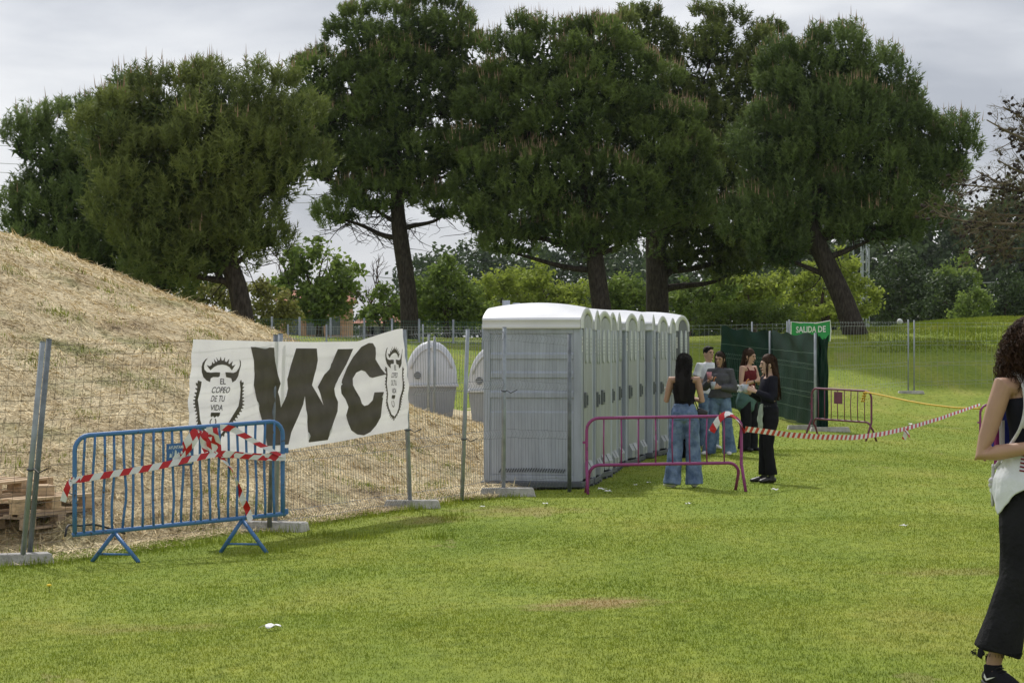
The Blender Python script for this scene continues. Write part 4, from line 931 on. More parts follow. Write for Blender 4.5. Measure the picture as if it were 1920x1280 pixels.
# tape from barrier to barrier, rope
tp = [p1t(p1L-0.38, 0.05, 0.74), p1t(p1L-0.28, 0.06, 0.90), p1t(p1L-0.16, 0.03, 0.965), p1t(p1L-0.04, 0.06, 0.86), p1t(p1L+0.04, 0.05, 0.72)]
ptsA = curve_pts(tp, 14)
e0 = p1t(p1L+0.04, 0.05, 0.73); e1 = p3t(0, 0, 0.93); ptsB = []
for i in range(61):
    t = i/60; Y = 28.4+(38.0-28.4)*t; px = 960+F*(e0.x+(e1.x-e0.x)*t)/Y
    ptsB.append(P(px, np.interp(px, [1390, 1430, 1480, 1540, 1600, 1650, 1700, 1760, 1800, 1840], [803, 808, 815, 819, 820, 814, 803, 785, 771, 757]), Y)+Vector((0, 0.01*math.sin(i*0.9), 0)))
kt = [ptsB[26]+Vector((0, -0.01, 0)), ptsB[26]+Vector((0.015, -0.02, -0.06)), ptsB[26]+Vector((-0.02, -0.02, -0.14))]
kt = ptsB[37]; knot = [kt, kt+Vector((0.0, -0.02, -0.07)), kt+Vector((-0.03, -0.02, -0.16))]; knot2 = [kt, kt+Vector((0.03, -0.02, -0.06)), kt+Vector((0.06, -0.01, -0.13))]
tape_obj('long red and white tape sagging from the purple barrier to the right', [(ptsA, sides(ptsA, tw=2.0), 0.085), (ptsB, sides(ptsB, tw=1.3, t0=-0.2), 0.07), (knot, sides(knot, t0=0.3), 0.07), (knot2, sides(knot2, t0=1.0), 0.05)], 'barrier tapes')
r0 = p2t(p2L-0.15, 0.03, 0.93); r1 = p3t(0, 0, 0.86); rope = []
for i in range(33):
    t = i/32; p = r0.lerp(r1, t); px = 960+F*p.x/p.y; p.z = CZ-(np.interp(px, [1615, 1660, 1700, 1740, 1790, 1840], [733, 742, 751, 758, 764, 766])-HZ)/F*p.y; rope.append(p)
mb = MB(); mb.tube(rope, 0.016, 6)
for k in range(4): q = [p2t(p2L-0.16-0.02*k, 0.03, 0.93)+Vector((0.03*math.sin(a), 0.03*math.cos(a), -0.02-0.05*k+0.015*math.sin(a*2))) for a in np.linspace(0, 6.2, 10)]; mb.tube(q, 0.012, 5)
tag(mb.build('rope', mat('yellow_rope', (0.62, 0.40, 0.02), 0.6, 0.2, 30.0), smooth=True), 'yellow rope tied to the faded purple barrier', 'rope')

# ================================================================ portable toilet cabins
CW, CD = 1.02, 1.25          # width along the row, depth
def cabin_meshes(dark=False):
    """list of (name, parent index, mesh, material); local x along the row, front at y=0 facing -y, back at y=CD"""
    out_ = []; hx = CW/2-0.012; fm = M_CABIND if dark else M_CABINF; wm = M_CABIND if dark else M_CABIN
    def put(name, mb, m, par=None, smooth=False): out_.append((name, par, mb.mesh(name, smooth=smooth), m)); return len(out_)-1
    sk = MB(); sk.bbox((0, CD/2, 0.055), (2*hx+0.05, CD+0.06, 0.075), 0.012)
    for x in (-0.36, 0, 0.36): sk.box((x, CD/2, 0.012), (0.09, CD+0.10, 0.03))
    put('skid', sk, M_CABIND)
    # side walls: frame proud of recessed ribbed panels
    for s_ in (-1, 1):
        wl = MB(); X = s_*hx; t = 0.022
        wl.box((X-s_*0.03, CD/2, 1.09), (0.02, CD-0.04, 2.0))
        for y0, y1, z0, z1 in ((0.0, 0.075, 0.095, 2.10), (CD-0.085, CD, 0.095, 2.10), (0.075, CD-0.085, 1.985, 2.10), (0.075, CD-0.085, 0.095, 0.17)):
            wl.bbox((X-s_*0.011, (y0+y1)/2, (z0+z1)/2), (t, y1-y0-0.001, z1-z0-0.001), 0.004)
        k = put('side_wall', wl, wm)
        for z0, z1 in ((1.66, 1.715), (1.42, 1.475), (1.165, 1.225)):   # ribs: upper edge bevelled, shadowed below
            r = MB(); yA, yB = 0.078, CD-0.088; xo, xi = X-s_*0.001, X-s_*0.022
            r.add([(xi, yA, z1+0.03), (xi, yB, z1+0.03), (xo, yB, z1), (xo, yA, z1), (xo, yB, z0), (xo, yA, z0), (xi, yB, z0-0.004), (xi, yA, z0-0.004)], [(0, 1, 2, 3), (3, 2, 4, 5), (5, 4, 6, 7)] if s_ < 0 else [(3, 2, 1, 0), (5, 4, 2, 3), (7, 6, 4, 5)])
            put('rib', r, wm, k)
        lp_ = MB(); yA, yB = 0.078, CD-0.088; lp_.add([(X-s_*0.020, yA, 0.99), (X-s_*0.020, yB, 0.99), (X-s_*0.009, yB, 0.97), (X-s_*0.009, yA, 0.97), (X-s_*0.009, yB, 0.18), (X-s_*0.009, yA, 0.18)], [(0, 1, 2, 3), (3, 2, 4, 5)])
        put('lower_panel', lp_, wm, k)
        gr = MB()
        for i in range(26): y = 0.2+(CD-0.42)*i/25; gr.box((X-s_*0.003, y, 0.24-0.012*abs(i-12.5)/12.5), (0.010, 0.014, 0.055), Matrix.Rotation(0.5, 3, 'X'))
        put('vent_grille', gr, M_CABIND, k)
        bo = MB()
        for y in (0.30, CD-0.30): bo.tube([(X-s_*0.012, y, 0.15), (X+s_*0.004, y, 0.15)], 0.012, 8)
        put('bolt', bo, M_GALV, k)
    bk = MB(); bk.box((0, CD-0.012, 1.09), (2*hx-0.05, 0.02, 2.0)); put('back_wall', bk, wm)
    # roof: skirted white vault, arched at the front
    nu, nv = 16, 10; rf = MB(); vs = []
    def top(u, v): return 2.185+0.205*(1-abs(u)**2.0)*(0.68+0.32*(1-(2*v-1)**2))
    for j in range(nv+1):
        v = j/nv
        for i in range(nu+1):
            u = -1+2*i/nu; vs.append((u*(hx+0.012)*(1-0.035*max(0, (top(u, v)-2.2)/0.2)), -0.02+v*(CD+0.03), top(u, v)))
    fs = [(j*(nu+1)+i, j*(nu+1)+i+1, (j+1)*(nu+1)+i+1, (j+1)*(nu+1)+i) for j in range(nv) for i in range(nu)]; rf.add(vs, fs)
    for s_ in (-1, 1):
        X = s_*(hx+0.012); prof = [(X, 2.185), (X*1.012, 2.172), (X*1.045, 2.165), (X*1.05, 2.155), (X*1.02, 2.145), (X*1.045, 2.075), (X*1.055, 2.045), (X*0.98, 2.045)]
        vs = []
        for x, z in prof: vs += [(x, -0.02, z), (x, CD+0.01, z)]
        fs = [(2*i, 2*i+1, 2*i+3, 2*i+2) if s_ > 0 else (2*i+1, 2*i, 2*i+2, 2*i+3) for i in range(len(prof)-1)]; rf.add(vs, fs)
    def gable(y, back):
        vs = [(-1+2*i/nu, 0) for i in range(nu+1)]; pts = [(u*(hx+0.012), y, top(u, 0 if not back else 1)) for u, _ in vs]+[((hx+0.012)*1.0, y, 2.05), (-(hx+0.012), y, 2.05)]
        rf.add(pts, [tuple(range(len(pts))) if not back else tuple(reversed(range(len(pts))))])
    gable(CD+0.01, True)
    r_i = put('roof', rf, M_ROOF, None, True)
    # front arch band (white) around the door
    AW, AZ = 0.36, 2.03          # half width of door opening, spring height of arch
    def arch(wd, z_s, rise, n=14): return [(-wd, 0.12)]+[(-wd*math.cos(a), z_s+rise*math.sin(a)**0.8) for a in np.linspace(0, math.pi, n)]+[(wd, 0.12)]
    inn = arch(AW, AZ, 0.22); n = len(inn); fr = MB()
    outp = [(-hx-0.012, 2.05)]+[(u*(hx+0.012), top(u, 0)) for u in np.linspace(-1, 1, n-2)]+[(hx+0.012, 2.05)]
    innw = [(-AW, 2.05)]+inn[1:-1]+[(AW, 2.05)]
    vs = [(x, -0.02, z) for x, z in outp]+[(x, -0.035, z) for x, z in innw]; fs = [(i, i+1, n+i+1, n+i) for i in range(n-1)]
    vs += [(x, 0.02, z) for x, z in innw]; fs += [(n+i, n+i+1, 2*n+i+1, 2*n+i) for i in range(n-1)]
    fr.add(vs, [tuple(reversed(f)) for f in fs]); put('arch_trim', fr, M_ROOF, r_i, True)
    # pilasters
    for s_ in (-1, 1):
        pl = MB(); pl.bbox((s_*(AW+hx)/2+s_*0.004, 0.0, 1.07), (hx-AW-0.006, 0.05, 1.95), 0.01); k = put('pilaster', pl, M_CABIND if dark else M_CABIN)
        if s_ < 0:
            st = MB(); st.add([(-0.47, -0.027, 1.94), (-0.395, -0.027, 1.94), (-0.395, -0.027, 1.75), (-0.47, -0.027, 1.75)], [(3, 2, 1, 0)]); put('number_sticker', st, M_WHITEPR, k)
            V2, F2 = [], []
            for i, ch in enumerate('681'):
                v_, f_ = text2d(ch, 0, 0.01); b = len(V2); wx = 0.035 if ch != '1' else 0.014; V2 += [(-0.432-wx/2+x*wx, -0.0285, 1.885-i*0.058+y*0.045) for x, y in v_]; F2 += [tuple(q+b for q in f) for f in f_]
            nb_ = MB(); nb_.add(V2, F2); put('number', nb_, M_TEXTD, k)
    # door with dark seam, vents, handle, stepped foot
    seam = MB(); vs = [(x*1.0, -0.012, z) for x, z in inn]; seam.add(vs, [tuple(range(len(vs)))]); put('door_seal', seam, M_CABIND)
    dn = arch(AW-0.022, AZ-0.02, 0.215); dr = MB(); vs = [(x, -0.030, z) for x, z in dn]+[(x, 0.0, z) for x, z in dn]; k_ = len(dn)
    dr.add(vs, [tuple(range(k_))]+[(i, k_+i, k_+(i+1) % k_, (i+1) % k_) for i in range(k_)]); d_i = put('door', dr, fm)
    for x in (-0.17, 0.17):
        ve = MB(); ol = [(x+0.075*math.cos(a)*1.0, 1.86+(0.20 if math.sin(a) > 0 else 0.26)*abs(math.sin(a))**0.7*(1 if math.sin(a) > 0 else -1)) for a in np.linspace(0, 2*math.pi, 20, endpoint=False)]
        vs = [(a, -0.045, b) for a, b in ol]+[(a, -0.03, b) for a, b in ol]; ve.add(vs, [tuple(range(20))]+[(i, 20+i, 20+(i+1) % 20, (i+1) % 20) for i in range(20)]); kk = put('vent', ve, M_VENT, d_i)
        sl = MB()
        for q in range(5): sl.box((x, -0.047, 1.72+q*0.05), (0.10, 0.006, 0.008))
        put('louvre', sl, M_CABINF, d_i)
    for x in (-0.24,):
        hn = MB(); hn.bbox((x, -0.042, 1.13), (0.13, 0.03, 0.20), 0.008); hn.box((x, -0.06, 1.13), (0.03, 0.03, 0.13)); put('latch_box', hn, M_LATCH, d_i)
    for x in (-0.2, 0.12):
        sp = MB(); sp.add([(x-0.10, -0.031, 0.34), (x+0.14, -0.031, 0.34), (x+0.14, -0.085, 0.24), (x-0.10, -0.085, 0.24), (x-0.10, -0.085, 0.13), (x+0.14, -0.085, 0.13), (x-0.10, -0.031, 0.13), (x+0.14, -0.031, 0.13)], [(0, 3, 2, 1), (3, 4, 5, 2), (0, 6, 4, 3), (1, 2, 5, 7)]); put('step_mould', sp, fm, d_i)
    vp = MB(); vp.tube([(0.30, CD-0.14, 2.2), (0.30, CD-0.14, 2.36)], 0.05, 12); vp.tube([(0.30, CD-0.14, 2.36), (0.30, CD-0.14, 2.43)], 0.052, 12); put('vent_pipe', vp, M_CABIN)
    return out_
CAB = cabin_meshes(); CABD = cabin_meshes(True)
for nm_, par, me, m in CAB+CABD: me.materials.append(m)
def cabin(loc, rz, label, dark=False):
    root = thing('toilet_cabin', label, 'toilet cabin', loc, rz, 'portable toilet cabins'); obs = []
    for nm_, par, me, m in (CABD if dark else CAB):
        o = bpy.data.objects.new(nm_, me); COL.objects.link(o); o.parent = obs[par] if par is not None else root; obs.append(o)
    return root
ORD = ['second', 'third', 'fourth', 'fifth', 'sixth', 'seventh', 'eighth', 'ninth']
random.seed(17)
jit = [0, 4.5, -3, 2.0, 5.0, -3, 1.0, 5.0, -2.5, 1.0]
r_end = Vector((PX(1268, 39.4), 39.4)); r_st = Vector((PX(1086, 29.25), 29.25)); rd = (r_end-r_st).normalized(); rn = Vector((rd.y, -rd.x))
for i in range(10):
    t = i/9.6; bow = 0.30*math.sin(t*math.pi)*-1*0.6
    c = r_st.lerp(r_end, t)+rd*CW/2+rn*(bow+random.uniform(-.03, .03))
    ang = math.atan2(rd.y, rd.x)+R(jit[i])
    z = gz1(c.x-0.5, c.y)+0.0+random.uniform(0, 0.02)
    lab = 'nearest grey toilet cabin with white roof, its ribbed side in full view' if i == 0 else ('last light grey toilet cabin of the row, next to the dark one' if i == 9 else f'{ORD[i-1]} grey toilet cabin of the row counted from the near end')
    cabin((c.x, c.y, z), ang, lab)
c = r_end+rd*0.75+rn*0.0
cabin((c.x, c.y, gz1(c.x, c.y)+0.05), math.atan2(rd.y, rd.x)-R(7), 'dark grey toilet cabin with white roof at the far end of the row', True)

# ================================================================ domed containers behind the fence
def domed(px, Y, label, rz=0.0):
    x = PX(px, Y); root = thing('domed_container', label, 'container', (x, Y, gz1(x, Y)), rz, 'domed grey containers')
    W2 = 0.56; lo = MB(); lo.add(*[[(s1*w_, s2*w_*0.85, z) for z, w_ in ((0.06, 0.44), (0.74, 0.53)) for s1, s2 in ((-1, -1), (1, -1), (1, 1), (-1, 1))], [(3, 2, 1, 0), (0, 1, 5, 4), (1, 2, 6, 5), (2, 3, 7, 6), (3, 0, 4, 7), (4, 5, 6, 7)]])
    lo.build('base', M_TANKB, root)
    for sx in (-0.26, 0.26): f = MB(); f.box((sx, 0, 0.03), (0.2, 0.7, 0.07)); f.build('foot', M_CABIND, root)
    fl = MB(); fl.bbox((0, 0, 0.765), (2*W2+0.02, 2*W2*0.9, 0.06), 0.015); fl.build('rim', M_TANK, root)
    dm = MB(); n = 18; vs = []
    prof = [(-W2*math.cos(a)*(1-0.10*math.sin(a)), 0.78+0.93*math.sin(a)**0.75) for a in np.linspace(0, math.pi, n+1)]
    ds = [(-0.44, 0.90), (-0.40, 0.97), (-0.30, 1.0), (0.30, 1.0), (0.40, 0.97), (0.44, 0.90)]
    for y, k in ds: vs += [(px_*k, y, 0.78+(pz-0.78)*k) for px_, pz in prof]
    fs = [(j*(n+1)+i, j*(n+1)+i+1, (j+1)*(n+1)+i+1, (j+1)*(n+1)+i) for j in range(5) for i in range(n)]+[tuple(reversed(range(n+1))), tuple(range(5*(n+1), 6*(n+1)))]
    dm.add(vs, fs); dm.build('hood', M_TANK, root, smooth=True)
    rb = MB(); rb.tube([(px_*0.86, -0.455, 0.80+(pz-0.8)*0.84) for px_, pz in prof[2:-2]], 0.022, 6); rb.build('moulding', M_TANK, root, smooth=True)
    vt = MB(); vt.tube([(-0.30, -0.47, 0.98), (-0.30, -0.44, 0.98)], 0.075, 16); v_ = vt.build('vent', M_CABIND, root)
    g = MB()
    for q in (-0.04, 0, 0.04): g.box((-0.30, -0.473, 0.98+q), (0.13, 0.006, 0.008))
    g.build('grille', M_TANK, v_)
    ha = MB(); ha.bbox((0.05, -0.45, 1.55), (0.10, 0.05, 0.13), 0.012); ha.build('catch', M_TANK, root)
domed(808, 49, 'domed pale grey container seen through the mesh beside the banner', R(4))
domed(930, 48, 'domed pale grey container mostly hidden by the nearest cabin', R(-6))

# ================================================================ pallets
def pallet(loc, rz, label, m):
    root = thing('pallet', label, 'pallet', loc, rz, 'wooden pallets')
    for y in (-0.35, 0, 0.35):
        b = MB(); b.box((0, y, 0.011), (1.2, 0.10, 0.022)); b.build('runner', m, root)
        for x in (-0.53, 0, 0.53): k = MB(); k.bbox((x, y, 0.061), (0.14, 0.10, 0.078), 0.004); k.build('block', m, root)
    for x in (-0.53, 0, 0.53): b = MB(); b.box((x, 0, 0.111), (0.14, 0.8, 0.020)); b.build('stringer', m, root)
    for i, y in enumerate((-0.34, -0.17, 0, 0.17, 0.34)): b = MB(); b.box((0, y, 0.133), (1.2, 0.12 if i in (0, 4) else 0.10, 0.022)); b.build('board', m, root)
    return root
pcx, pcy = PX(80, 21.9)-0.30, 22.62; pz = surf1(pcx+0.1, pcy-0.25)-0.01
pallet((pcx, pcy, pz), R(69), 'lowest weathered pallet of the stack behind the left fence', M_WOODO)
pallet((pcx-0.03, pcy+0.02, pz+0.148), R(63), 'pale pallet in the middle of the stack behind the left fence', M_WOOD)
pallet((pcx-0.42, pcy+0.18, pz+0.296), R(74), 'topmost pallet of the stack at the left picture edge', M_WOOD)
kb = MB(); kb.bbox((0, 0, 0.05), (0.16, 0.3, 0.10), 0.006); ko = kb.build('wood_block', M_WOOD); ko.location = (pcx+0.15, pcy+0.05, pz+0.294); ko.rotation_euler = (0, 0, 0.4)
tag(ko, 'small wooden block lying on the pale pallet', 'wood block')
cb = MB(); cpts = [P(122, 1005, 20.6), P(128, 985, 20.7), P(150, 985, 21.0), P(175, 983, 21.2), P(205, 990, 21.3), P(235, 1000, 21.3)]
for p in cpts[1:]: p.z = max(p.z, surf1(p.x, p.y)+0.02)
cb.tube(curve_pts(cpts, 24), 0.011, 6); tag(cb.build('cable', M_TIE, smooth=True), 'black cable lying behind the left end of the blue barrier', 'cable')

# ================================================================ green screened enclosure and exit sign
M_GREENCL = mat('green_screen_cloth', (0.005, 0.027, 0.018), 0.8, 0.3, 1.5, 0.25, 25.0, trans=0.05, spec=0.15)
def enclosure():
    e = [P(1351, 780, 56.0), P(1447, 783, 53.7), P(1533, 800, 47.6), P(1553, 802, 47.9)]
    tops = [614, 622, 628, 624]
    for p in e: p.z = gz1(p.x, p.y)
    names = ['green screened fence panel behind the standing women', 'green screened fence panel with mesh showing, left of the faded barrier', 'narrow edge panel of green screening right of its steel post']
    for i in range(3):
        a, b = e[i], e[i+1]; H_ = 2.0; root = thing('screened_fence', names[i], 'fence', a, group='green screened panels'); o = root.location; d = (b-a); nrm = Vector((d.y, -d.x, 0)).normalized()
        if nrm.y > 0: nrm = -nrm
        nu, nv = 44, 26; vs = []
        for j in range(nv+1):
            for q in range(nu+1):
                u = q/nu; v = j/nv; p = a.lerp(b, u); dr_ = 0.05*math.sin(u*9+v*2+i)*v*(1-v)*2+0.04*math.sin(u*23-v*7)*(1-v)+0.035*math.sin((u*2.2+v*3.1)*5)*v
                if i == 0: dr_ += 0.07*math.sin(14*(u*0.8+(v-1)*1.1))*math.exp(-((u-0.25)/0.3)**2)*v
                sag = -0.05*math.sin(u*math.pi)+0.03*math.sin(u*17+i*2)*(v > 0.9)
                zz = (0.06 if i != 2 else 0.0)+(H_-0.03+sag)*v
                vs.append(p+nrm*(-0.03+dr_ if i != 2 else dr_*0.6)+Vector((0, 0, zz)))
        fs = [(j*(nu+1)+q, j*(nu+1)+q+1, (j+1)*(nu+1)+q+1, (j+1)*(nu+1)+q) for j in range(nv) for q in range(nu)]
        mb = MB(); mb.add(vs, fs); mb.build('screen_cloth', M_GREENCL, root, o, True)
        if i < 2: wire_panel(root, a+nrm*0.05, a+nrm*0.05+Vector((0, 0, H_)), b+nrm*0.05, b+nrm*0.05+Vector((0, 0, H_)), mat('green_wire', (0.10, 0.17, 0.14), 0.5, 0.1), vs=0.09, hs=[0.2, 0.5, 0.8], folds=(0.36, 0.66), rw=0.0035)
        if i in (0, 1):
            mb = MB(); mb.tube([b+nrm*0.05, b+nrm*0.05+Vector((0, 0, H_+0.03))], 0.028 if i else 0.024, 8); mb.build('post', M_GALV, root, o, True)
    foot_block((e[2].x+0.22, e[2].y-0.25), 0, 'concrete foot under the right corner of the green enclosure', 0.85, 0.22, 0.12)
    foot_block((e[2].x-0.28, e[2].y+0.5), 0, 'concrete foot behind the left end of the faded barrier', 0.6, 0.22, 0.12)
    tie = MB(); tie.tube(curve_pts([e[0]+Vector((0.25, -0.1, 1.85)), e[0]+Vector((0.28, -0.13, 1.6)), e[0]+Vector((0.33, -0.12, 1.35))], 8), 0.012, 5); tag(tie.build('strap', M_WHITEPR), 'thin pale strap hanging on the green enclosure', 'strap')
    return e
ENC = enclosure()
def exit_sign():
    Y = 57.5; root = thing('exit_sign', 'green cloth sign with white letters reading SALIDA DE', 'sign', P(1520, 640, Y)); o = root.location
    def sp(px, py, off=0.0): return P(px, py, Y-off)+Vector((0, 0.05*math.sin((px-1482)*0.16+py*0.03), 0))
    tx = [1483, 1500, 1530, 1556]; ty = [603, 605, 606, 601]; nu, nv = 30, 14; mb = MB(); vs = []
    for j in range(nv+1):
        for i in range(nu+1):
            px = 1483+73*i/nu; t_ = np.interp(px, tx, ty); b_ = np.interp(px, [1483, 1540, 1556], [638, 640, 640]); vs.append(sp(px+0.6*math.sin(j*0.3), t_+(b_-t_)*j/nv))
    mb.add(vs, [(j*(nu+1)+i, j*(nu+1)+i+1, (j+1)*(nu+1)+i+1, (j+1)*(nu+1)+i) for j in range(nv) for i in range(nu)])
    mb.build('cloth', mat('green_sign', (0.025, 0.33, 0.075), 0.6, 0.08, 3.0), root, o, True)
    bd = MB(); ed = [sp(1483, 638, .02), sp(1483, 603, .02), sp(1500, 605, .02), sp(1530, 606, .02), sp(1556, 601, .02), sp(1557.5, 620, .02), sp(1556, 640, .02)]; bd.tube(ed, 0.014, 5); bd.build('border', M_WHITEPR, root, o)
    V2, F2 = text2d('SALIDA DE', 0, 0.02); lt = MB(); lt.add([sp(1493+55*x, 624-12*y-1.5*x, 0.012) for x, y in V2], F2); lt.build('lettering', M_WHITEPR, root, o)
exit_sign()

# ================================================================ long park fences at the back
M_THIN = mat('pale_wire', (0.30, 0.33, 0.34), 0.5, 0.1, metal=0.2)
M_GNET = mat('green_netting', (0.05, 0.105, 0.085), 0.7, 0.1)
def back_fence(label, pts, ztop, m, vs=0.1, rw=0.0035, posts=None, pm=M_GALV, folds=(0.10, 0.38, 0.68, 0.95), pr=0.022, cat='fence'):
    root = thing('park_fence', label, cat, pts[0]); o = root.location
    for i in range(len(pts)-1):
        a, b = pts[i], pts[i+1]; ha = ztop[i]; hb = ztop[i+1]
        wire_panel(root, a, (a[0], a[1], ha), b, (b[0], b[1], hb), m, vs=vs, folds=folds, rw=rw, foldd=0.03)
    for i, p in enumerate(pts):
        if posts and not posts[i]: continue
        mb = MB(); mb.tube([p, (p[0], p[1], ztop[i]+0.03)], pr, 8); mb.build('post', pm, root, o, True)
    return root
bp = []; bz = []
for px, Y in ((1480, 60.5), (1560, 61.5), (1630, 62.6), (1703, 63.7)): x = PX(px, Y); bp.append(Vector((x, Y, gz1(x, Y)+0.06))); bz.append(CZ+(HZ-601)/F*Y)
back_fence('mesh fence from the exit sign to the paired posts', bp, bz, M_THIN, 0.11, 0.0035, [1, 0, 0, 1])
bp = []; bz = []
for px, Y in ((1714, 63.7), (1820, 64.2), (1930, 64.6), (2080, 65)): x = PX(px, Y); bp.append(Vector((x, Y, gz1(x, Y)+0.06))); bz.append(CZ+(HZ-602)/F*Y)
back_fence('mesh fence right of the paired posts below the bank', bp, bz, M_THIN, 0.16, 0.0032, [1, 0, 1, 1])
foot_block((PX(1708, 63.6), 63.6), 0, 'concrete foot of the paired posts on the far lawn', 0.75, 0.2, 0.10)
bp = []; bz = []
for px, Y in ((1270, 60.0), (1340, 60.0), (1410, 60.2), (1476, 60.4)): x = PX(px, Y); bp.append(Vector((x, Y, gz1(x, Y)+0.06))); bz.append(CZ+(HZ-608+(px-1270)*0.02)/F*Y)
back_fence('mesh fence between the last cabin and the exit sign', bp, bz, M_THIN, 0.13, 0.0032, [1, 0, 1, 1])
bp = []; bz = []
for px, Y in ((440, 72), (510, 72), (562, 72.2), (620, 72.4), (683, 72.6), (735, 72.8), (786, 73), (850, 73.2), (920, 73.4)): x = PX(px, Y); bp.append(Vector((x, Y, 0.9))); bz.append(CZ+(HZ-594-(px-440)*0.016)/F*Y)
gf = back_fence('tall green-netted boundary fence behind the mound', bp, bz, M_GNET, 0.07, 0.006, None, M_GALV, pr=0.035)
bp = []; bz = []
for px, Y in ((540, 55), (612, 55.3), (735, 55.8), (793, 56.0), (905, 56.4)): x = PX(px, Y); bp.append(Vector((x, Y, surf1(x, Y)+0.03))); bz.append(CZ+(HZ-610)/F*Y)
back_fence('low mesh fence behind the banner and the domed containers', bp, bz, M_THIN, 0.09, 0.0035, [1, 1, 1, 1, 1])
dp = thing('fence_posts', 'pair of steel posts in front of the domed container', 'posts', gp(808, 47.3)); 
for px, tp_ in ((803, 626), (814, 630)): a = gp(px, 47.3); mb = MB(); mb.tube([a, Vector((PX(px+1, 47.3), 47.3, CZ-(tp_-HZ)/F*47.3))], 0.026, 8); mb.build('post', M_GALV, dp, dp.location, True)

# ================================================================ lattice mast, wires, lamp, houses
def mast():
    Y = 150; x0, x1 = PX(1600, Y), PX(1629, Y); z0 = 2.2; z1 = CZ+(HZ-395)/F*Y; root = thing('lattice_mast', 'grey steel lattice mast behind the leaning pine', 'mast', ((x0+x1)/2, Y, z0)); o = root.location
    cs = [(x0, Y), (x1, Y), (x1, Y+1.0), (x0, Y+1.0)]
    for c_ in cs+[((x0+x1)/2+0.05, Y-0.05)]:
        if c_ == cs[3]: continue
        mb = MB(); mb.tube([(c_[0], c_[1], z0), (c_[0], c_[1], z1)], 0.055 if c_ in cs else 0.12, 5); mb.build('leg', M_GALV, root, o)
    k = int((z1-z0)/1.0)
    for i in range(k):
        for q, (a, b) in enumerate(((cs[0], cs[1]), (cs[1], cs[2]))):
            za, zb = z0+i, z0+i+1; 
            if i % 2: za, zb = zb, za
            mb = MB(); mb.tube([(a[0], a[1], za), (b[0], b[1], zb)], 0.035, 4); mb.build('brace', M_GALV, root, o)
mast()
def wires(label, runs, Y, r):
    mb = MB()
    for (xa, ya), (xb, yb) in runs: a = P(xa, ya, Y); b = P(xb, yb, Y); mb.tube([a.lerp(b, t)-Vector((0, 0, 0.5*math.sin(t*math.pi))) for t in np.linspace(0, 1, 14)], r, 4, False)
    return tag(mb.build('power_line', mat('wire_grey', (0.25, 0.26, 0.28), 0.6, 0.1)), label, 'power line')
wires('power lines crossing the sky left of the pines', [((-60, y), (700, y+dy)) for y, dy in ((248, 8), (270, 5), (303, 8), (320, 8), (352, 10), (365, 12))], 200, 0.022)
wires('power line sagging between the lattice mast and the right edge', [((1625, 520), (2050, 512))], 150, 0.03)
wires('power line in the gap left of the straight pine trunk', [((560, 495), (900, 525))], 190, 0.03)
def lamp():
    Y = 80; x = PX(1687, Y); root = thing('globe_lamp', 'white globe lamp on a post at the foot of the bank', 'lamp', (x, Y, gz1(x, Y))); z = CZ+(HZ-603)/F*Y
    mb = MB(); mb.tube([(0, 0, -0.1), (0, 0, z-gz1(x, Y)-0.08)], 0.03, 8); mb.build('pole', M_GALV_D, root)
    mb = MB(); mb.ball((0, 0, z-gz1(x, Y)), 0.105, 14, 10); mb.build('globe', M_ROOF, root, smooth=True)
lamp()
def house(label, pxa, pxb, py_e, py_r, Y, wall, roofm):
    x0, x1 = PX(pxa, Y), PX(pxb, Y); ze = CZ+(HZ-py_e)/F*Y; zr_ = CZ+(HZ-py_r)/F*Y; root = thing('house', label, 'house', ((x0+x1)/2, Y+3, 2.4)); o = root.location
    mb = MB(); mb.box(((x0+x1)/2, Y+3, (2+ze)/2), (x1-x0, 6, ze-2)); mb.build('wall', wall, root, o)
    rf = MB(); a = 0.4; rf.add([(x0-a, Y-a, ze), (x1+a, Y-a, ze), (x1+a, Y+6+a, ze), (x0-a, Y+6+a, ze), (x0, Y+3, zr_), (x1, Y+3, zr_)], [(0, 1, 5, 4), (2, 3, 4, 5), (1, 2, 5), (3, 0, 4), (3, 2, 1, 0)]); r_ = rf.build('roof', roofm, root, o)
    ch = MB(); ch.box(((x0*0.3+x1*0.7), Y+2.4, zr_), (0.6, 0.6, 1.2)); ch.build('chimney', wall, r_, o)
    for i in range(3):
        xc = x0+(x1-x0)*(0.2+0.3*i); wn = MB(); wn.box((xc, Y-0.02, 2+(ze-2)*0.55), (0.9, 0.06, 1.2)); ww = wn.build('window', M_CABIND, root, o)
        sl = MB(); sl.box((xc, Y-0.06, 2+(ze-2)*0.55-0.65), (1.1, 0.14, 0.08)); sl.build('sill', M_CONC, ww)
M_BRICK = mat('house_brick', (0.38, 0.22, 0.14), 0.9, 0.2, 3.0); M_TILE = mat('roof_tile', (0.36, 0.15, 0.10), 0.9, 0.25, 2.0)
house('brick house with tiled roof glimpsed between the left pines', 525, 650, 565, 540, 150, M_BRICK, M_TILE)
house('low pale house glimpsed left of the straight pine trunk', 675, 740, 606, 590, 130, M_CONC, M_TILE)

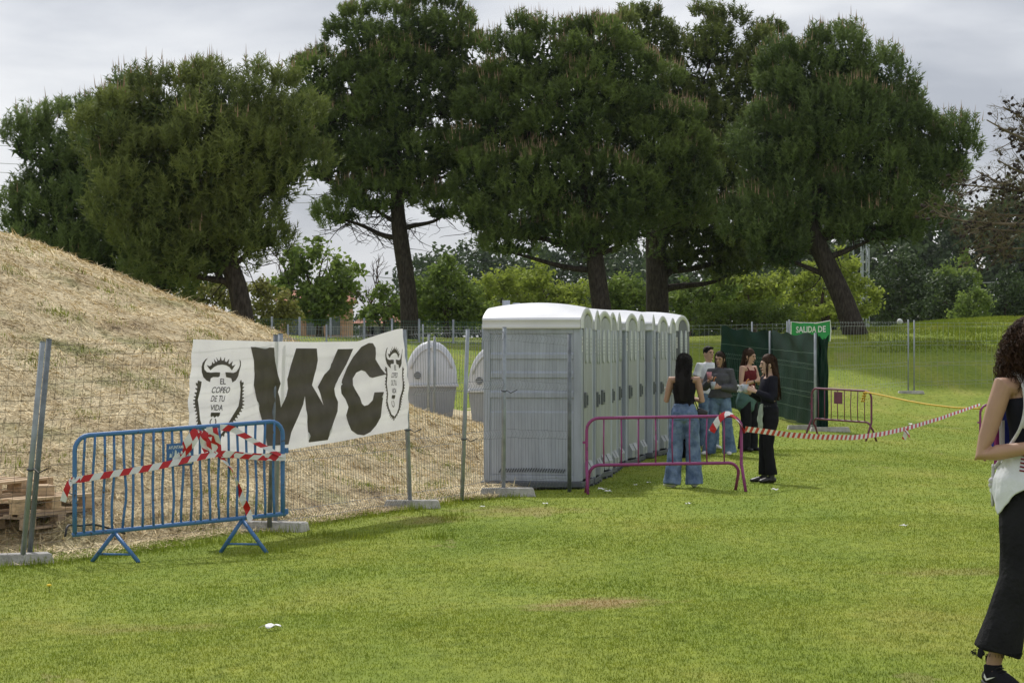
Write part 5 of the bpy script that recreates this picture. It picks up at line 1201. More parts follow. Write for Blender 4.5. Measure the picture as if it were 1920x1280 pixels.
# ================================================================ litter and dandelion
def scrap(px, py, Y, s_, label, m=None, name='litter', cat='litter'):
    x = PX(px, Y); z = gz1(x, Y)+0.02; mb = MB(); n = 7; vs = []
    for j in range(n):
        for i in range(n): u, v = i/(n-1)-.5, j/(n-1)-.5; vs.append((u*s_*0.8*(1+0.3*math.sin(v*7+px)), v*s_*0.7*(1+0.3*math.sin(u*5+py)), s_*0.12*math.sin(u*6+px)*math.cos(v*5+py)+0.01))
    mb.add(vs, [(j*n+i, j*n+i+1, (j+1)*n+i+1, (j+1)*n+i) for j in range(n-1) for i in range(n-1)])
    o = mb.build(name, m or M_WHITEPR, smooth=True); o.location = (x, Y, z); o.rotation_euler = (0, 0, px*0.7); sm_ = o.modifiers.new('thickness', 'SOLIDIFY'); sm_.thickness = 0.002
    tag(o, label, cat, 'scraps of litter on the lawn')
def yd(py, hc=1.60): return hc*F/(py-HZ)
scrap(508, 1181, yd(1181, 1.62), 0.11, 'white paper scrap on the near lawn below the banner')
scrap(1290, 939, yd(939), 0.08, 'white scrap on the grass before the woman in jeans')
scrap(1453, 919, yd(919), 0.10, 'flat white scrap beside the black boots')
scrap(1695, 984, yd(984, 1.58), 0.07, 'small pale scrap on the lawn right of centre')
scrap(1140, 918, yd(919), 0.10, 'crumpled white cup below the left end of the purple barrier')
scrap(1128, 914, yd(915), 0.13, 'white paper strip against the cabin foot')
scrap(1216, 902, yd(903), 0.06, 'tiny white scrap right of the barrier foot', )
scrap(1192, 907, yd(908), 0.05, 'tiny white scrap left of the woman in jeans')
scrap(1022, 937, yd(938), 0.06, 'tiny white scrap on the grass before the nearest cabin')
scrap(1708, 756, 53, 0.16, 'white tissue hanging below the yellow rope')
scrap(905, 940, yd(941), 0.06, 'crushed clear cup on the grass by the lone post')
def dandelion():
    Y = yd(1098, 1.72); x = PX(92, Y); root = thing('dandelion', 'yellow dandelion flower on the lawn at lower left', 'flower', (x, Y, gz1(x, Y)))
    mb = MB(); mb.tube([(0, 0, 0), (0, 0, 0.05)], 0.003, 5); mb.build('stem', G_MID, root)
    mb = MB(); mb.ball((0, 0, 0.055), (0.02, 0.02, 0.01), 9, 5); mb.build('bloom', mat('dandelion_yellow', (0.8, 0.55, 0.01), 0.7, 0.1), root)
dandelion()
# ================================================================ people
M_SKIN = {'a': mat('skin_light', (0.52, 0.32, 0.23), 0.55, 0.07, 6.0, 0.05, 80.0), 'b': mat('skin_tan', (0.42, 0.25, 0.17), 0.55, 0.07, 6.0, 0.05, 80.0), 'c': mat('skin_pale', (0.58, 0.38, 0.29), 0.55, 0.07, 6.0, 0.05, 80.0)}
def cloth(name, c, var=0.15, scale=9.0, bump=0.5, bscale=14.0, rough=0.9, c2=None): return mat(name, c, rough, var, scale, bump, bscale, col2=c2, spec=0.15)
C_BLACK = cloth('black_cloth', (0.012, 0.012, 0.015)); C_NAVY = cloth('black_knit', (0.014, 0.014, 0.022))
C_JEAN = cloth('blue_denim', (0.10, 0.16, 0.29), 0.25, 7.0, 0.8, 18.0, c2=(0.21, 0.29, 0.44)); C_JEAND = cloth('mid_blue_denim', (0.085, 0.14, 0.25), 0.25, 7.0, 0.8, 18.0, c2=(0.17, 0.25, 0.38))
C_GREY = cloth('charcoal_fleece', (0.085, 0.085, 0.095)); C_WHITE = cloth('white_cotton', (0.72, 0.74, 0.78), 0.05); C_RED = cloth('dark_red_rib', (0.13, 0.018, 0.022)); C_TEAL = cloth('teal_jersey', (0.085, 0.155, 0.145)); C_SAGE = cloth('sage_cloth', (0.36, 0.42, 0.34))
M_HAIR = {'black': mat('black_hair', (0.010, 0.008, 0.007), 0.7, 0.4, 60.0, spec=0.2), 'brown': mat('brown_hair', (0.050, 0.026, 0.015), 0.7, 0.4, 60.0, spec=0.2), 'dark': mat('dark_brown_hair', (0.022, 0.013, 0.009), 0.7, 0.4, 60.0, spec=0.2), 'curl': mat('dark_curly_hair', (0.030, 0.016, 0.010), 0.75, 0.35, 30.0, col2=(0.075, 0.036, 0.02), spec=0.2)}
M_EYE = mat('eye_dark', (0.02, 0.014, 0.01), 0.3, 0.1); M_LIP = mat('lips', (0.36, 0.13, 0.11), 0.5, 0.05); M_SHOEW = cloth('white_shoe', (0.66, 0.66, 0.64), 0.05); M_LEATHER = mat('black_leather', (0.014, 0.013, 0.013), 0.4, 0.1, 12.0)

def remesh(mb, voxel, smooth=4, ratio=0.35, fold=None):
    me = mb.mesh('tmp'); ob = bpy.data.objects.new('tmp', me); COL.objects.link(ob)
    r = ob.modifiers.new('r', 'REMESH'); r.mode = 'VOXEL'; r.voxel_size = voxel
    s = ob.modifiers.new('s', 'SMOOTH'); s.factor = 0.5; s.iterations = smooth
    if ratio < 1: d = ob.modifiers.new('d', 'DECIMATE'); d.ratio = ratio
    dg = bpy.context.evaluated_depsgraph_get(); out_ = bpy.data.meshes.new_from_object(ob.evaluated_get(dg))
    bpy.data.objects.remove(ob); bpy.data.meshes.remove(me)
    if fold:
        n = len(out_.vertices); co = np.empty(n*3, np.float32); no = np.empty(n*3, np.float32); out_.vertices.foreach_get('co', co); out_.vertices.foreach_get('normal', no)
        co = co.reshape(-1, 3); no = no.reshape(-1, 3); amp, fr = fold; x, y, z = co.T
        d = np.sin(z*fr+3*np.sin(x*fr*0.5+y*9)+2*np.sin(y*fr*0.4))*0.6+np.sin(z*fr*0.45-x*fr*0.8+4*np.sin(y*12))*0.5
        out_.vertices.foreach_set('co', (co+no*(d*amp)[:, None]).ravel())
    out_.polygons.foreach_set('use_smooth', [True]*len(out_.polygons)); out_.update()
    return out_
def V3(*a): return Vector(a)
def hand(mb, wrist, d, pn, side, curl=0.9, k=1.0):
    """palm and five fingers; d: pointing direction, pn: palm normal (fingers curl towards it), side: +1 puts the thumb on cross(d, pn)"""
    d = Vector(d).normalized(); pn = Vector(pn); pn = (pn-d*pn.dot(d)).normalized(); sx = d.cross(pn)*side
    mb.tube([wrist, wrist+d*0.03*k, wrist+d*0.06*k, wrist+d*0.088*k], [(0.024*k, 0.018*k), (0.033*k, 0.015*k), (0.037*k, 0.014*k), (0.034*k, 0.011*k)], 10, ref=sx)
    for i, (off, ln) in enumerate(((0.027, 0.066), (0.009, 0.074), (-0.009, 0.069), (-0.027, 0.054))):
        p = wrist+d*0.082*k+sx*off*k; an = 0.25*curl; pts = [p-d*0.01]; dr = d
        for sgm, f in enumerate((0.45, 0.32, 0.23)):
            dd = d*math.cos(an)+pn*math.sin(an); p = p+dd*ln*f*k; pts.append(p); an += curl*(0.75 if sgm == 0 else 0.6)
        mb.tube(pts, [0.0098*k, 0.0092*k, 0.0085*k, 0.007*k], 7)
    p = wrist+d*0.025*k+sx*0.026*k; q = p+(sx*0.75+d*0.6+pn*0.35).normalized()*0.034*k; q2 = q+(sx*0.25+d*0.75+pn*0.6*curl).normalized()*0.030*k; q3 = q2+(d*0.8-sx*0.2+pn*0.7*curl).normalized()*0.024*k
    mb.tube([p-sx*0.012*k, p, q, q2, q3], [0.013*k, 0.0135*k, 0.011*k, 0.010*k, 0.008*k], 7)

TORSO = [(0.80, 0.06, 0.045, 0.0), (0.86, 0.155, 0.105, 0.012), (0.92, 0.163, 0.112, 0.012), (0.985, 0.140, 0.098, 0.004), (1.05, 0.115, 0.084, 0.0), (1.12, 0.120, 0.087, -0.002), (1.20, 0.135, 0.102, -0.012), (1.27, 0.140, 0.092, -0.004), (1.33, 0.138, 0.072, 0.006), (1.375, 0.10, 0.055, 0.012), (1.40, 0.055, 0.045, 0.014)]
def person(label, px, Y, h, rz, skin, hair, joints, head_yaw=0.0, head_tilt=0.0, zoff=0.0, male=False, voxel=0.0075, ratio=0.35, curl=(0.9, 0.9), hand_n=None):
    x = PX(px, Y); root = thing('person', label, 'person', (x, Y, gz1(x, Y)+0.012+zoff), rz, 'people'); k = h/1.65
    J = {'hipR': (-.085, 0, .86), 'hipL': (.085, 0, .86), 'kneeR': (-.095, -.015, .47), 'kneeL': (.095, -.015, .47), 'ankR': (-.10, .02, .085), 'ankL': (.10, .02, .085), 'toeR': (-.125, -.15, .03), 'toeL': (.125, -.15, .03),
         'shR': (-.165, .008, 1.345), 'shL': (.165, .008, 1.345), 'elR': (-.215, .03, 1.07), 'elL': (.215, .03, 1.07), 'wrR': (-.21, -.06, .85), 'wrL': (.21, -.06, .85)}
    J.update(joints); J = {a: Vector(b)*k for a, b in J.items()}
    mw = 1.10 if male else 1.0
    b = MB(); b.tube([(0, q[3]*k, q[0]*k) for q in TORSO], [((q[1]-(.018 if q[0] < .97 else 0))*k*mw, (q[2]-(.018 if q[0] < .97 else 0))*k) for q in TORSO], 18, ref=(1, 0, 0))
    b.tube([(0, .014*k, 1.36*k), (0, .006*k, 1.42*k), (0, 0, 1.48*k)], [.056*k, .050*k, .050*k], 12)
    HM = Matrix.Translation((0, 0, 1.45*k)) @ Matrix.Rotation(head_yaw, 4, 'Z') @ Matrix.Rotation(head_tilt, 4, 'X') @ Matrix.Translation((0, 0, -1.45*k))
    hp = lambda x_, y_, z_: HM @ (Vector((x_, y_, z_))*k)
    rings = [(1.424, .022, .024, -.052), (1.436, .040, .046, -.036), (1.46, .054, .068, -.020), (1.49, .063, .084, -.008), (1.53, .0705, .094, -.002), (1.57, .073, .096, .004), (1.61, .064, .085, .006), (1.638, .042, .056, .008), (1.652, .012, .016, .008)]
    b.tube([hp(0, q[3], q[0]) for q in rings], [(q[1]*k, q[2]*k) for q in rings], 16, ref=HM.to_3x3() @ Vector((1, 0, 0)))
    b.tube([hp(0, -.088, 1.555), hp(0, -.102, 1.53), hp(0, -.112, 1.508), hp(0, -.094, 1.500)], [.008*k, .010*k, .014*k, .009*k], 8)
    b.tube([hp(-.045, -.083, 1.563), hp(0, -.092, 1.566), hp(.045, -.083, 1.563)], .011*k, 6)      # brow
    b.ball(hp(0, -.086, 1.474), (.022*k, .012*k, .010*k), 8, 6); b.ball(hp(0, -.078, 1.437), (.02*k, .016*k, .014*k), 8, 6)
    for s in (-1, 1): b.ball(hp(s*.073, .008, 1.53), (.010*k, .020*k, .032*k), 8, 6)
    for s in 'RL':
        hip, kn, an, to = J['hip'+s], J['knee'+s], J['ank'+s], J['toe'+s]; sg = -1 if s == 'R' else 1
        b.tube([hip+V3(0, 0, .03*k), hip.lerp(kn, .3), hip.lerp(kn, .7), kn, kn.lerp(an, .25), kn.lerp(an, .6), an], [.070*k, .072*k, .060*k, .052*k, .054*k, .042*k, .034*k], 12)
        fd = (to-an); fd.z = 0; fd.normalize(); b.tube([an-fd*.045*k-V3(0, 0, .05*k), an+fd*.03*k-V3(0, 0, .04*k), to-fd*.05*k+V3(0, 0, .005), to], [(.030*k, .032*k), (.036*k, .036*k), (.042*k, .025*k), (.030*k, .016*k)], 10, ref=(fd.y, -fd.x, 0))
        b.tube([an, an-V3(0, 0, .05*k)], [.034*k, .034*k], 8)
        sh, el, wr = J['sh'+s], J['el'+s], J['wr'+s]
        b.tube([V3(sg*.09*k, .01*k, 1.335*k), sh, sh.lerp(el, .3), sh.lerp(el, .75), el, el.lerp(wr, .25), el.lerp(wr, .65), wr], [.055*k, .052*k*mw, .045*k*mw, .038*k*mw, .036*k, .037*k, .030*k, .0235*k], 12)
        d = (wr-el).normalized(); pn = Vector(hand_n[s]) if hand_n else Vector((-sg, -0.2, 0)); hand(b, wr-d*.008, d, pn, -sg, curl[0 if s == 'R' else 1], k)
    bo = link('body', remesh(b, voxel, 3, ratio), root, M_SKIN[skin])
    for s in (-1, 1):
        e = MB(); e.ball(hp(s*.030, -.0875, 1.538), (.011*k, .006*k, .006*k), 8, 6); e.build('eye', M_EYE, root, smooth=True)
        e = MB(); e.tube([hp(s*.014, -.096, 1.556), hp(s*.032, -.095, 1.560), hp(s*.050, -.082, 1.553)], .0045*k, 5); e.build('eyebrow', M_HAIR[hair], root)
    e = MB(); e.tube([hp(-.022, -.091, 1.474), hp(0, -.0985, 1.4755), hp(.022, -.091, 1.474)], [.003*k, .007*k, .003*k], 6); e.build('lips', M_LIP, root, smooth=True)
    return root, J, k, hp
def limb_cloth(mb, pts, rs, seg=14, ref=None): mb.tube(pts, rs, seg, ref=ref)
def trousers(root, J, k, m, waist=1.02, hip=.012, thigh=.095, knee=.080, hem=.09, hemz=.05, fold=(.004, 42), name='trousers', voxel=.010):
    b = MB(); q = [t for t in TORSO if t[0] <= waist+0.001 and t[0] >= .84]; b.tube([(0, .012*k, .80*k), (0, .012*k, .82*k)]+[(0, t[3]*k, t[0]*k) for t in q]+[(0, 0.002, waist*k)], [(.05*k, .06*k), (.12*k, .105*k)]+[((t[1]+hip)*k, (t[2]+hip)*k) for t in q]+[(np.interp(waist, [t[0] for t in TORSO], [t[1] for t in TORSO])*k+.008, np.interp(waist, [t[0] for t in TORSO], [t[2] for t in TORSO])*k+.008)], 18, ref=(1, 0, 0))
    for s in 'RL':
        hp_, kn, an = J['hip'+s], J['knee'+s], J['ank'+s]; e = kn.lerp(an, (kn.z-hemz*k)/(kn.z-an.z)); sg = -1 if s == 'R' else 1
        b.tube([hp_+V3(-sg*.01, .005, .05*k), hp_+V3(0, .008, -.04*k), hp_.lerp(kn, .5), kn, kn.lerp(e, .5), e], [(thigh*.97*k, (thigh+.012)*k), ((thigh)*k, (thigh+.012)*k), ((thigh+knee)/2*k, (thigh+knee)/2*k), knee*k, (knee+hem)/2*k, (hem*k, hem*k*1.05)], 16, ref=(1, 0, 0))
    return link(name, remesh(b, voxel, 3, .4, fold), root, m)
def top(root, J, k, m, z0=.98, z1=1.33, pad=.010, sleeve=None, neck=False, fold=(.003, 38), name='top', straps=None, voxel=.009, loose=0.0):
    b = MB(); zs = np.linspace(z0, z1, 9); T_ = np.array(TORSO)
    b.tube([(0, np.interp(z, T_[:, 0], T_[:, 3])*k, z*k) for z in zs], [((np.interp(z, T_[:, 0], T_[:, 1])+pad+loose*(1.3-z)*.6)*k, (np.interp(z, T_[:, 0], T_[:, 2])+pad+loose*(1.3-z)*.5)*k) for z in zs], 18, ref=(1, 0, 0))
    if neck: b.tube([(0, .008*k, z1*k-.01), (0, .012*k, 1.375*k), (0, .012*k, 1.402*k)], [(.150*k, .108*k), (.118*k, .088*k), (.07*k, .066*k)], 14, ref=(1, 0, 0))
    if straps:
        for s in (-1, 1): b.tube([(s*straps*k, -.085*k, (z1-.02)*k), (s*(straps+.01)*k, -.055*k, 1.345*k), (s*(straps+.012)*k, .01, 1.385*k), (s*straps*k, .075*k, 1.33*k), (s*straps*.9*k, .088*k, (z1-.03)*k)], .013*k, 8)
    if sleeve:
        for s in 'RL':
            sh, el, wr = J['sh'+s], J['el'+s], J['wr'+s]; sg = -1 if s == 'R' else 1; r0, r1, r2, ln = sleeve
            pts = [V3(sg*.09*k, .01*k, 1.33*k), sh, sh.lerp(el, .4)]; rs = [.064*k, .055*k+r0, .050*k+r0]
            if ln > 1: pts += [sh.lerp(el, .85), el, el.lerp(wr, .3), el.lerp(wr, ln-1-.06), el.lerp(wr, ln-1)]; rs += [.044*k+r1, .044*k+r1, .042*k+r1, .034*k+r2, .030*k+r2]
            else: pts += [sh.lerp(el, ln)]; rs += [.052*k+r1]
            b.tube(pts, rs, 14)
    return link(name, remesh(b, voxel, 3, .4, fold), root, m)
def shoes(root, J, k, m, boot=0.0, sole=None):
    for s in 'RL':
        an, to = J['ank'+s], J['toe'+s]; fd = to-an; fd.z = 0; fd.normalize(); rf = (fd.y, -fd.x, 0); b = MB(); g = .018*k
        b.tube([V3(an.x, an.y, g)-fd*.062*k+V3(0, 0, .018*k), V3(an.x, an.y, .035*k)-fd*.02*k, V3(an.x, an.y, .04*k)+fd*.05*k, V3(to.x, to.y, .03*k)-fd*.055*k, V3(to.x, to.y, .022*k), V3(to.x, to.y, .018*k)+fd*.022*k], [(.026*k, .028*k), (.040*k, .046*k), (.042*k, .042*k), (.046*k, .033*k), (.038*k, .024*k), (.018*k, .012*k)], 12, ref=rf)
        b.tube([V3(an.x, an.y, .03*k), an, an+V3(0, 0, max(.005, boot))], [.042*k, .043*k, .045*k], 12)
        o = link('shoe', remesh(b, .006, 2, .4), root, m)
        if sole is not None:
            sb = MB(); sb.tube([V3(an.x, an.y, .008)-fd*.07*k, V3(an.x, an.y, .008)-fd*.02*k, V3(an.x, an.y, .008)+fd*.06*k, V3(to.x, to.y, .008)-fd*.04*k, V3(to.x, to.y, .008)+fd*.022*k], [(.024*k, .013), (.041*k, .013), (.040*k, .013), (.047*k, .013), (.02*k, .013)], 12, ref=rf); sb.build('sole', sole, o, smooth=True)
def hair_long(root, k, hp, m, length=.40, back=.10, wid=.085, wave=.0, fringe=True, n=420, front=0.0, volume=.0, side=.5, seed=1):
    rng = np.random.default_rng(seed); b = MB(); v = volume
    R_ = [(1.49, .070+v, .070+v, .040), (1.53, .078+v, .088+v, .024), (1.57, .082+v, .098+v, .016), (1.605, .078+v, .098+v, .006), (1.635, .062+v, .082+v, .003), (1.662, .036+v, .048+v, .005), (1.674+v*.5, .010, .014, .008)]
    b.tube([hp(0, q[3], q[0]) for q in R_], [(q[1]*k, q[2]*k) for q in R_], 16)
    zs = np.linspace(0, 1, 7); pts = []; rs = []
    for t in zs: z = 1.56-t*(length); pts.append(hp(0, .04+back*.75*min(1, t*2.2)-back*.1*t, z)); rs.append(((wid+v)*(1-.35*t**2)*k, (.048+v*.6)*(1-.45*t)*k))
    b.tube(pts, rs, 14, ref=(1, 0, 0))
    ho = link('hair', remesh(b, .009, 2, .5, (.003, 60)), root, m)
    st = MB()
    for i in range(n):
        az = rng.uniform(-2.35, 2.35); el = rng.uniform(.1, 1.4); c, s = math.cos(el), math.sin(el); dx, dy, dz = math.sin(az)*c, math.cos(az)*c, s
        p0 = V3(dx*(.087+v), .010+dy*(.106+v), 1.567+dz*(.109+v)); sgn = 1 if dx > 0 else -1; ph = rng.uniform(0, 6.3); L_ = length*rng.uniform(.72, 1.04); pts = []
        fr = abs(az) > 1.75
        for t in np.linspace(0, 1, 9):
            z = p0.z-(L_+.08*dz)*t; ax = max(abs(p0.x), (.070+v)*min(1, t*3)*(0.4+0.6*abs(dx))); x_ = sgn*(ax*(1-.25*t)+.012*t); y_ = p0.y*(1-t)**1.5+(.05+back*.85 if not fr else (-.045 if front else .03))*(1-(1-t)**1.5)+.004
            pts.append(hp(x_+wave*math.sin(ph+t*13), y_+wave*.7*math.cos(ph+t*11), z))
        w_ = rng.uniform(.004, .009)*k; sd_ = [Vector((math.cos(ph+j*.3), math.sin(ph+j*.3)*.5, 0)) for j in range(9)]
        st.ribbon(pts, [w_*(1-.07*j) for j in range(9)], sd_)
    st.uv = {}; s_ = st.build('strands', m, ho); s_['kind'] = 'stuff'
    return ho
def hair_short(root, k, hp, m):
    b = MB(); R_ = [(1.545, .070, .060, .045), (1.57, .078, .098, .014), (1.61, .074, .094, .006), (1.645, .055, .074, .0), (1.668, .018, .022, .0)]
    b.tube([hp(0, q[3], q[0]) for q in R_], [(q[1]*k, q[2]*k) for q in R_], 14); b.ball(hp(0, -.075, 1.625), (.05*k, .03*k, .02*k), 10, 6)
    return link('hair', remesh(b, .009, 2, .6, (.003, 90)), root, m)
def world(root, p): return root.matrix_basis @ Vector(p)
def cup(label, p, r, h, m, liquid=None, straw=None, tilt=0.0, group='drinks in hand'):
    root = thing('cup', label, 'cup', p, 0.3, group); root.rotation_euler = (tilt, 0, 0.3)
    b = MB(); n = 16; vs = []
    for z, q in ((0, .72), (h, 1.0), (h, .94), (.008, .68)): vs += [(r*q*math.cos(a), r*q*math.sin(a), z) for a in np.linspace(0, 2*math.pi, n, endpoint=False)]
    b.add(vs, [(j*n+i, j*n+(i+1) % n, (j+1)*n+(i+1) % n, (j+1)*n+i) for j in range(3) for i in range(n)]+[tuple(reversed(range(n)))]); b.build('wall', m, root, smooth=True)
    if liquid: q = MB(); q.tube([(0, 0, .01), (0, 0, h*.82)], [r*.68, r*.9], 14); q.build('drink', liquid, root)
    if straw: q = MB(); q.tube([(0, 0, h*.3), (r*.3, 0, h*1.05), (r*.5, 0, h*1.45), (r*1.0, 0, h*1.6), (r*1.3, 0, h*1.5)], .005, 6); q.build('straw', straw, root)
    return root
M_CUPC = mat('frosted_cup', (0.55, 0.60, 0.66), 0.3, 0.05, trans=0.3); M_CUPW = mat('white_cup', (0.75, 0.75, 0.76), 0.5, 0.03); M_COLA = mat('dark_drink', (0.05, 0.012, 0.014), 0.2, 0.1); M_STRAW_O = mat('orange_straw', (0.72, 0.25, 0.02), 0.5, 0.05)
M_CUPP = mat('pink_cup', (0.5, 0.2, 0.24), 0.4, 0.1); M_PHONE = mat('phone_case', (0.6, 0.6, 0.62), 0.3, 0.05)

# ---- woman in light jeans, back to the camera
r, J, k, hp = person('woman in black sleeveless top and pale wide jeans, seen from behind', 1283, 29.25, 1.67, R(176), 'b', 'black',
    {'elL': (.225, .0, 1.08), 'wrL': (.215, -.19, 1.15), 'elR': (-.225, .01, 1.08), 'wrR': (-.14, -.18, 1.10), 'kneeR': (-.11, -.02, .47), 'kneeL': (.11, 0, .47), 'ankR': (-.125, .0, .085), 'ankL': (.15, .04, .085), 'toeR': (-.14, -.15, .03), 'toeL': (.24, -.06, .03)}, head_yaw=R(-8), head_tilt=R(8))
trousers(r, J, k, C_JEAN, 1.05, .012, .102, .092, .112, .03, (.005, 40), 'jeans'); top(r, J, k, C_BLACK, 1.0, 1.35, .009, straps=.095); shoes(r, J, k, M_SHOEW)
hair_long(r, k, hp, M_HAIR['black'], .50, .12, .095, .014, n=520, volume=.010, seed=3)
for s in (-1, 1): b = MB(); b.bbox((s*.078*k, .121*k, .895*k), (.10, .022, .11), .006); b.build('back_pocket', C_JEAN, r)
b = MB(); b.tube([(-.02, -.12, .78), (0, -.13, .62), (.02, -.13, .38), (.02, -.12, .36)], [(.09, .03), (.10, .04), (.08, .03), (.03, .01)], 12, ref=(1, 0, 0)); tagj = link('jacket', remesh(b, .01, 3, .4, (.006, 40)), r, C_BLACK); tagj['label'] = 'black jacket hanging in front of her legs'
b = MB(); b.bbox((0, 0, 0), (.075, .009, .15), .004); o = b.build('phone', M_PHONE); o.location = world(r, Vector((.20, -.30, 1.20))*k); o.rotation_euler = (R(-40), R(20), R(176)); tag(o, 'pale phone in the hand of the woman in jeans', 'phone')
bg_ = thing('shoulder_bag', 'small black bag at the hip of the woman in jeans', 'bag', world(r, Vector((-.22, -.02, .93))*k)); b = MB(); b.bbox((0, 0, 0), (.14, .07, .10), .02, Matrix.Rotation(R(25), 3, 'Y')); b.build('pouch', M_LEATHER, bg_, smooth=True)
b = MB(); b.tube(curve_pts([(-.05, 0, .05), (-.12, .03, .25), (-.13, .02, .42)], 8), .008, 5); b.build('strap', M_LEATHER, bg_)

# ---- man in white t-shirt behind
r, J, k, hp = person('young man in white T-shirt with short black hair, behind the others', 1329, 40.5, 1.80, R(22), 'a', 'black', {'elR': (-.25, .02, 1.07), 'wrR': (-.12, -.2, 1.12)}, head_yaw=R(15), head_tilt=R(-6), male=True)
trousers(r, J, k, C_JEAND, 1.0, .014, .10, .085, .085, .05, name='jeans'); top(r, J, k, C_WHITE, .90, 1.34, .022, (.012, .028, 0, .62), True, loose=.06, name='tshirt'); shoes(r, J, k, M_SHOEW); hair_short(r, k, hp, M_HAIR['black'])

# ---- woman in grey hoodie
r, J, k, hp = person('woman in charcoal hoodie and flared jeans facing the camera with two drinks', 1350, 37.0, 1.65, R(-14), 'b', 'dark', {'elR': (-.235, -.02, 1.09), 'wrR': (-.15, -.20, 1.19), 'elL': (.235, .0, 1.06), 'wrL': (.02, -.215, 1.09), 'kneeR': (-.12, 0, .47), 'ankR': (-.18, .03, .085), 'toeR': (-.26, -.11, .03), 'kneeL': (.12, -.02, .47), 'ankL': (.15, .0, .085), 'toeL': (.17, -.16, .03)}, head_yaw=R(-10), head_tilt=R(4))
trousers(r, J, k, C_JEAND, 1.0, .014, .098, .085, .115, .03, (.005, 40), 'jeans'); top(r, J, k, C_GREY, .93, 1.29, .030, (.010, .024, .008, 1.93), True, (.006, 30), 'hoodie', loose=.08); shoes(r, J, k, M_SHOEW)
hair_long(r, k, hp, M_HAIR['dark'], .26, .05, .08, .003, n=260, front=1, seed=5)
b = MB(); b.tube([(-.10*k, .055*k, 1.37*k), (-.05*k, .105*k, 1.36*k), (.05*k, .105*k, 1.36*k), (.10*k, .055*k, 1.37*k)], [.03, .05, .05, .03], 10); link('hood', remesh(b, .01, 3, .5, (.004, 40)), r, C_GREY)
cup('cup of dark drink held high by the hoodie woman', world(r, Vector((-.13, -.285, 1.215))*k), .042, .12, M_CUPP, M_COLA); cup('clear cup with orange straw held low by the hoodie woman', world(r, Vector((-.07, -.265, 1.06))*k), .042, .12, M_CUPC, None, M_STRAW_O)

# ---- woman in dark red top
r, J, k, hp = person('woman in dark red strap top with teal jacket tied round her waist', 1404, 38.0, 1.68, R(48), 'a', 'brown', {'elR': (-.215, .0, 1.08), 'wrR': (-.07, -.20, 1.14), 'elL': (.20, -.06, 1.10), 'wrL': (.08, -.25, 1.24)}, head_yaw=R(12), head_tilt=R(6))
trousers(r, J, k, C_BLACK, 1.03, .012, .098, .088, .105, .03); top(r, J, k, C_RED, 1.0, 1.30, .009, straps=.085); shoes(r, J, k, M_LEATHER)
hair_long(r, k, hp, M_HAIR['brown'], .42, .08, .085, .004, n=360, seed=7)
b = MB(); b.tube([(0, .004, 1.02*k), (0, .012, .95*k), (-.03, .03, .82*k), (-.04, .05, .68*k), (-.04, .05, .60*k)], [(.145*k, .112*k), (.18*k, .14*k), (.19*k, .15*k), (.16*k, .14*k), (.07, .05)], 16, ref=(1, 0, 0)); link('tied_jacket', remesh(b, .011, 3, .4, (.010, 34)), r, C_TEAL)
cup('white cup raised by the woman in dark red', world(r, Vector((.08, -.33, 1.25))*k), .04, .10, M_CUPW)
b = MB(); b.tube([Vector((-.093, -.168, 1.128))*k, Vector((-.082, -.184, 1.134))*k], .030, 12); b.build('bracelet', M_LEATHER, r)

# ---- woman in black in front
r, J, k, hp = person('woman all in black in side view, sage cloth hanging from her waist', 1441, 30.1, 1.66, R(-78), 'c', 'brown', {'elL': (.205, .0, 1.08), 'wrL': (.10, -.22, 1.19), 'elR': (-.20, -.02, 1.08), 'wrR': (-.06, -.25, 1.17), 'kneeR': (-.08, -.04, .47), 'kneeL': (.085, -.03, .47), 'ankL': (.09, .01, .085), 'ankR': (-.08, -.03, .085), 'toeR': (-.10, -.20, .03)}, head_yaw=R(-6), head_tilt=R(2))
trousers(r, J, k, C_BLACK, 1.03, .010, .092, .066, .075, .10); top(r, J, k, C_NAVY, .96, 1.34, .016, (.008, .012, .004, 1.9), False, name='cardigan'); shoes(r, J, k, M_LEATHER, .06)
hair_long(r, k, hp, M_HAIR['brown'], .50, .10, .085, .004, n=420, front=1, seed=9)
b = MB(); b.tube([(.03, -.105, 1.02*k), (.05, -.125, .92*k), (.06, -.135, .80*k), (.06, -.13, .70*k), (.055, -.125, .64*k)], [(.045, .02), (.06, .028), (.07, .03), (.05, .025), (.03, .015)], 12, ref=(1, 0, 0)); link('sage_cloth', remesh(b, .008, 3, .5, (.007, 50)), r, C_SAGE)
b = MB(); b.tube([(.145*k*math.cos(a), .004+.105*k*math.sin(a), .99*k) for a in np.linspace(0, 6.283, 22)], [(.018, .006)]*22, 6, ref=(0, 0, 1)); b.build('belt', mat('grey_belt', (0.09, 0.085, 0.09), .6, .1), r)
cup('white drink cup with orange straw held by the woman in black', world(r, Vector((.03, -.325, 1.17))*k), .042, .11, M_CUPC, None, M_STRAW_O)
b = MB(); n = 9; b.add([(.09*(i/8-.5)*(1+.2*math.sin(j)), .02*math.sin(i*1.1+j*.7)+.01*math.cos(j*2), .09*(j/8-.5)+.01*math.sin(i*1.7)) for j in range(9) for i in range(9)], [(j*9+i, j*9+i+1, (j+1)*9+i+1, (j+1)*9+i) for j in range(8) for i in range(8)])
o = b.build('napkin', C_WHITE, smooth=True); o.location = world(r, Vector((-.02, -.36, 1.22))*k); o.modifiers.new('t', 'SOLIDIFY').thickness = .012; tag(o, 'crumpled white napkin with food in the hands of the woman in black', 'napkin')

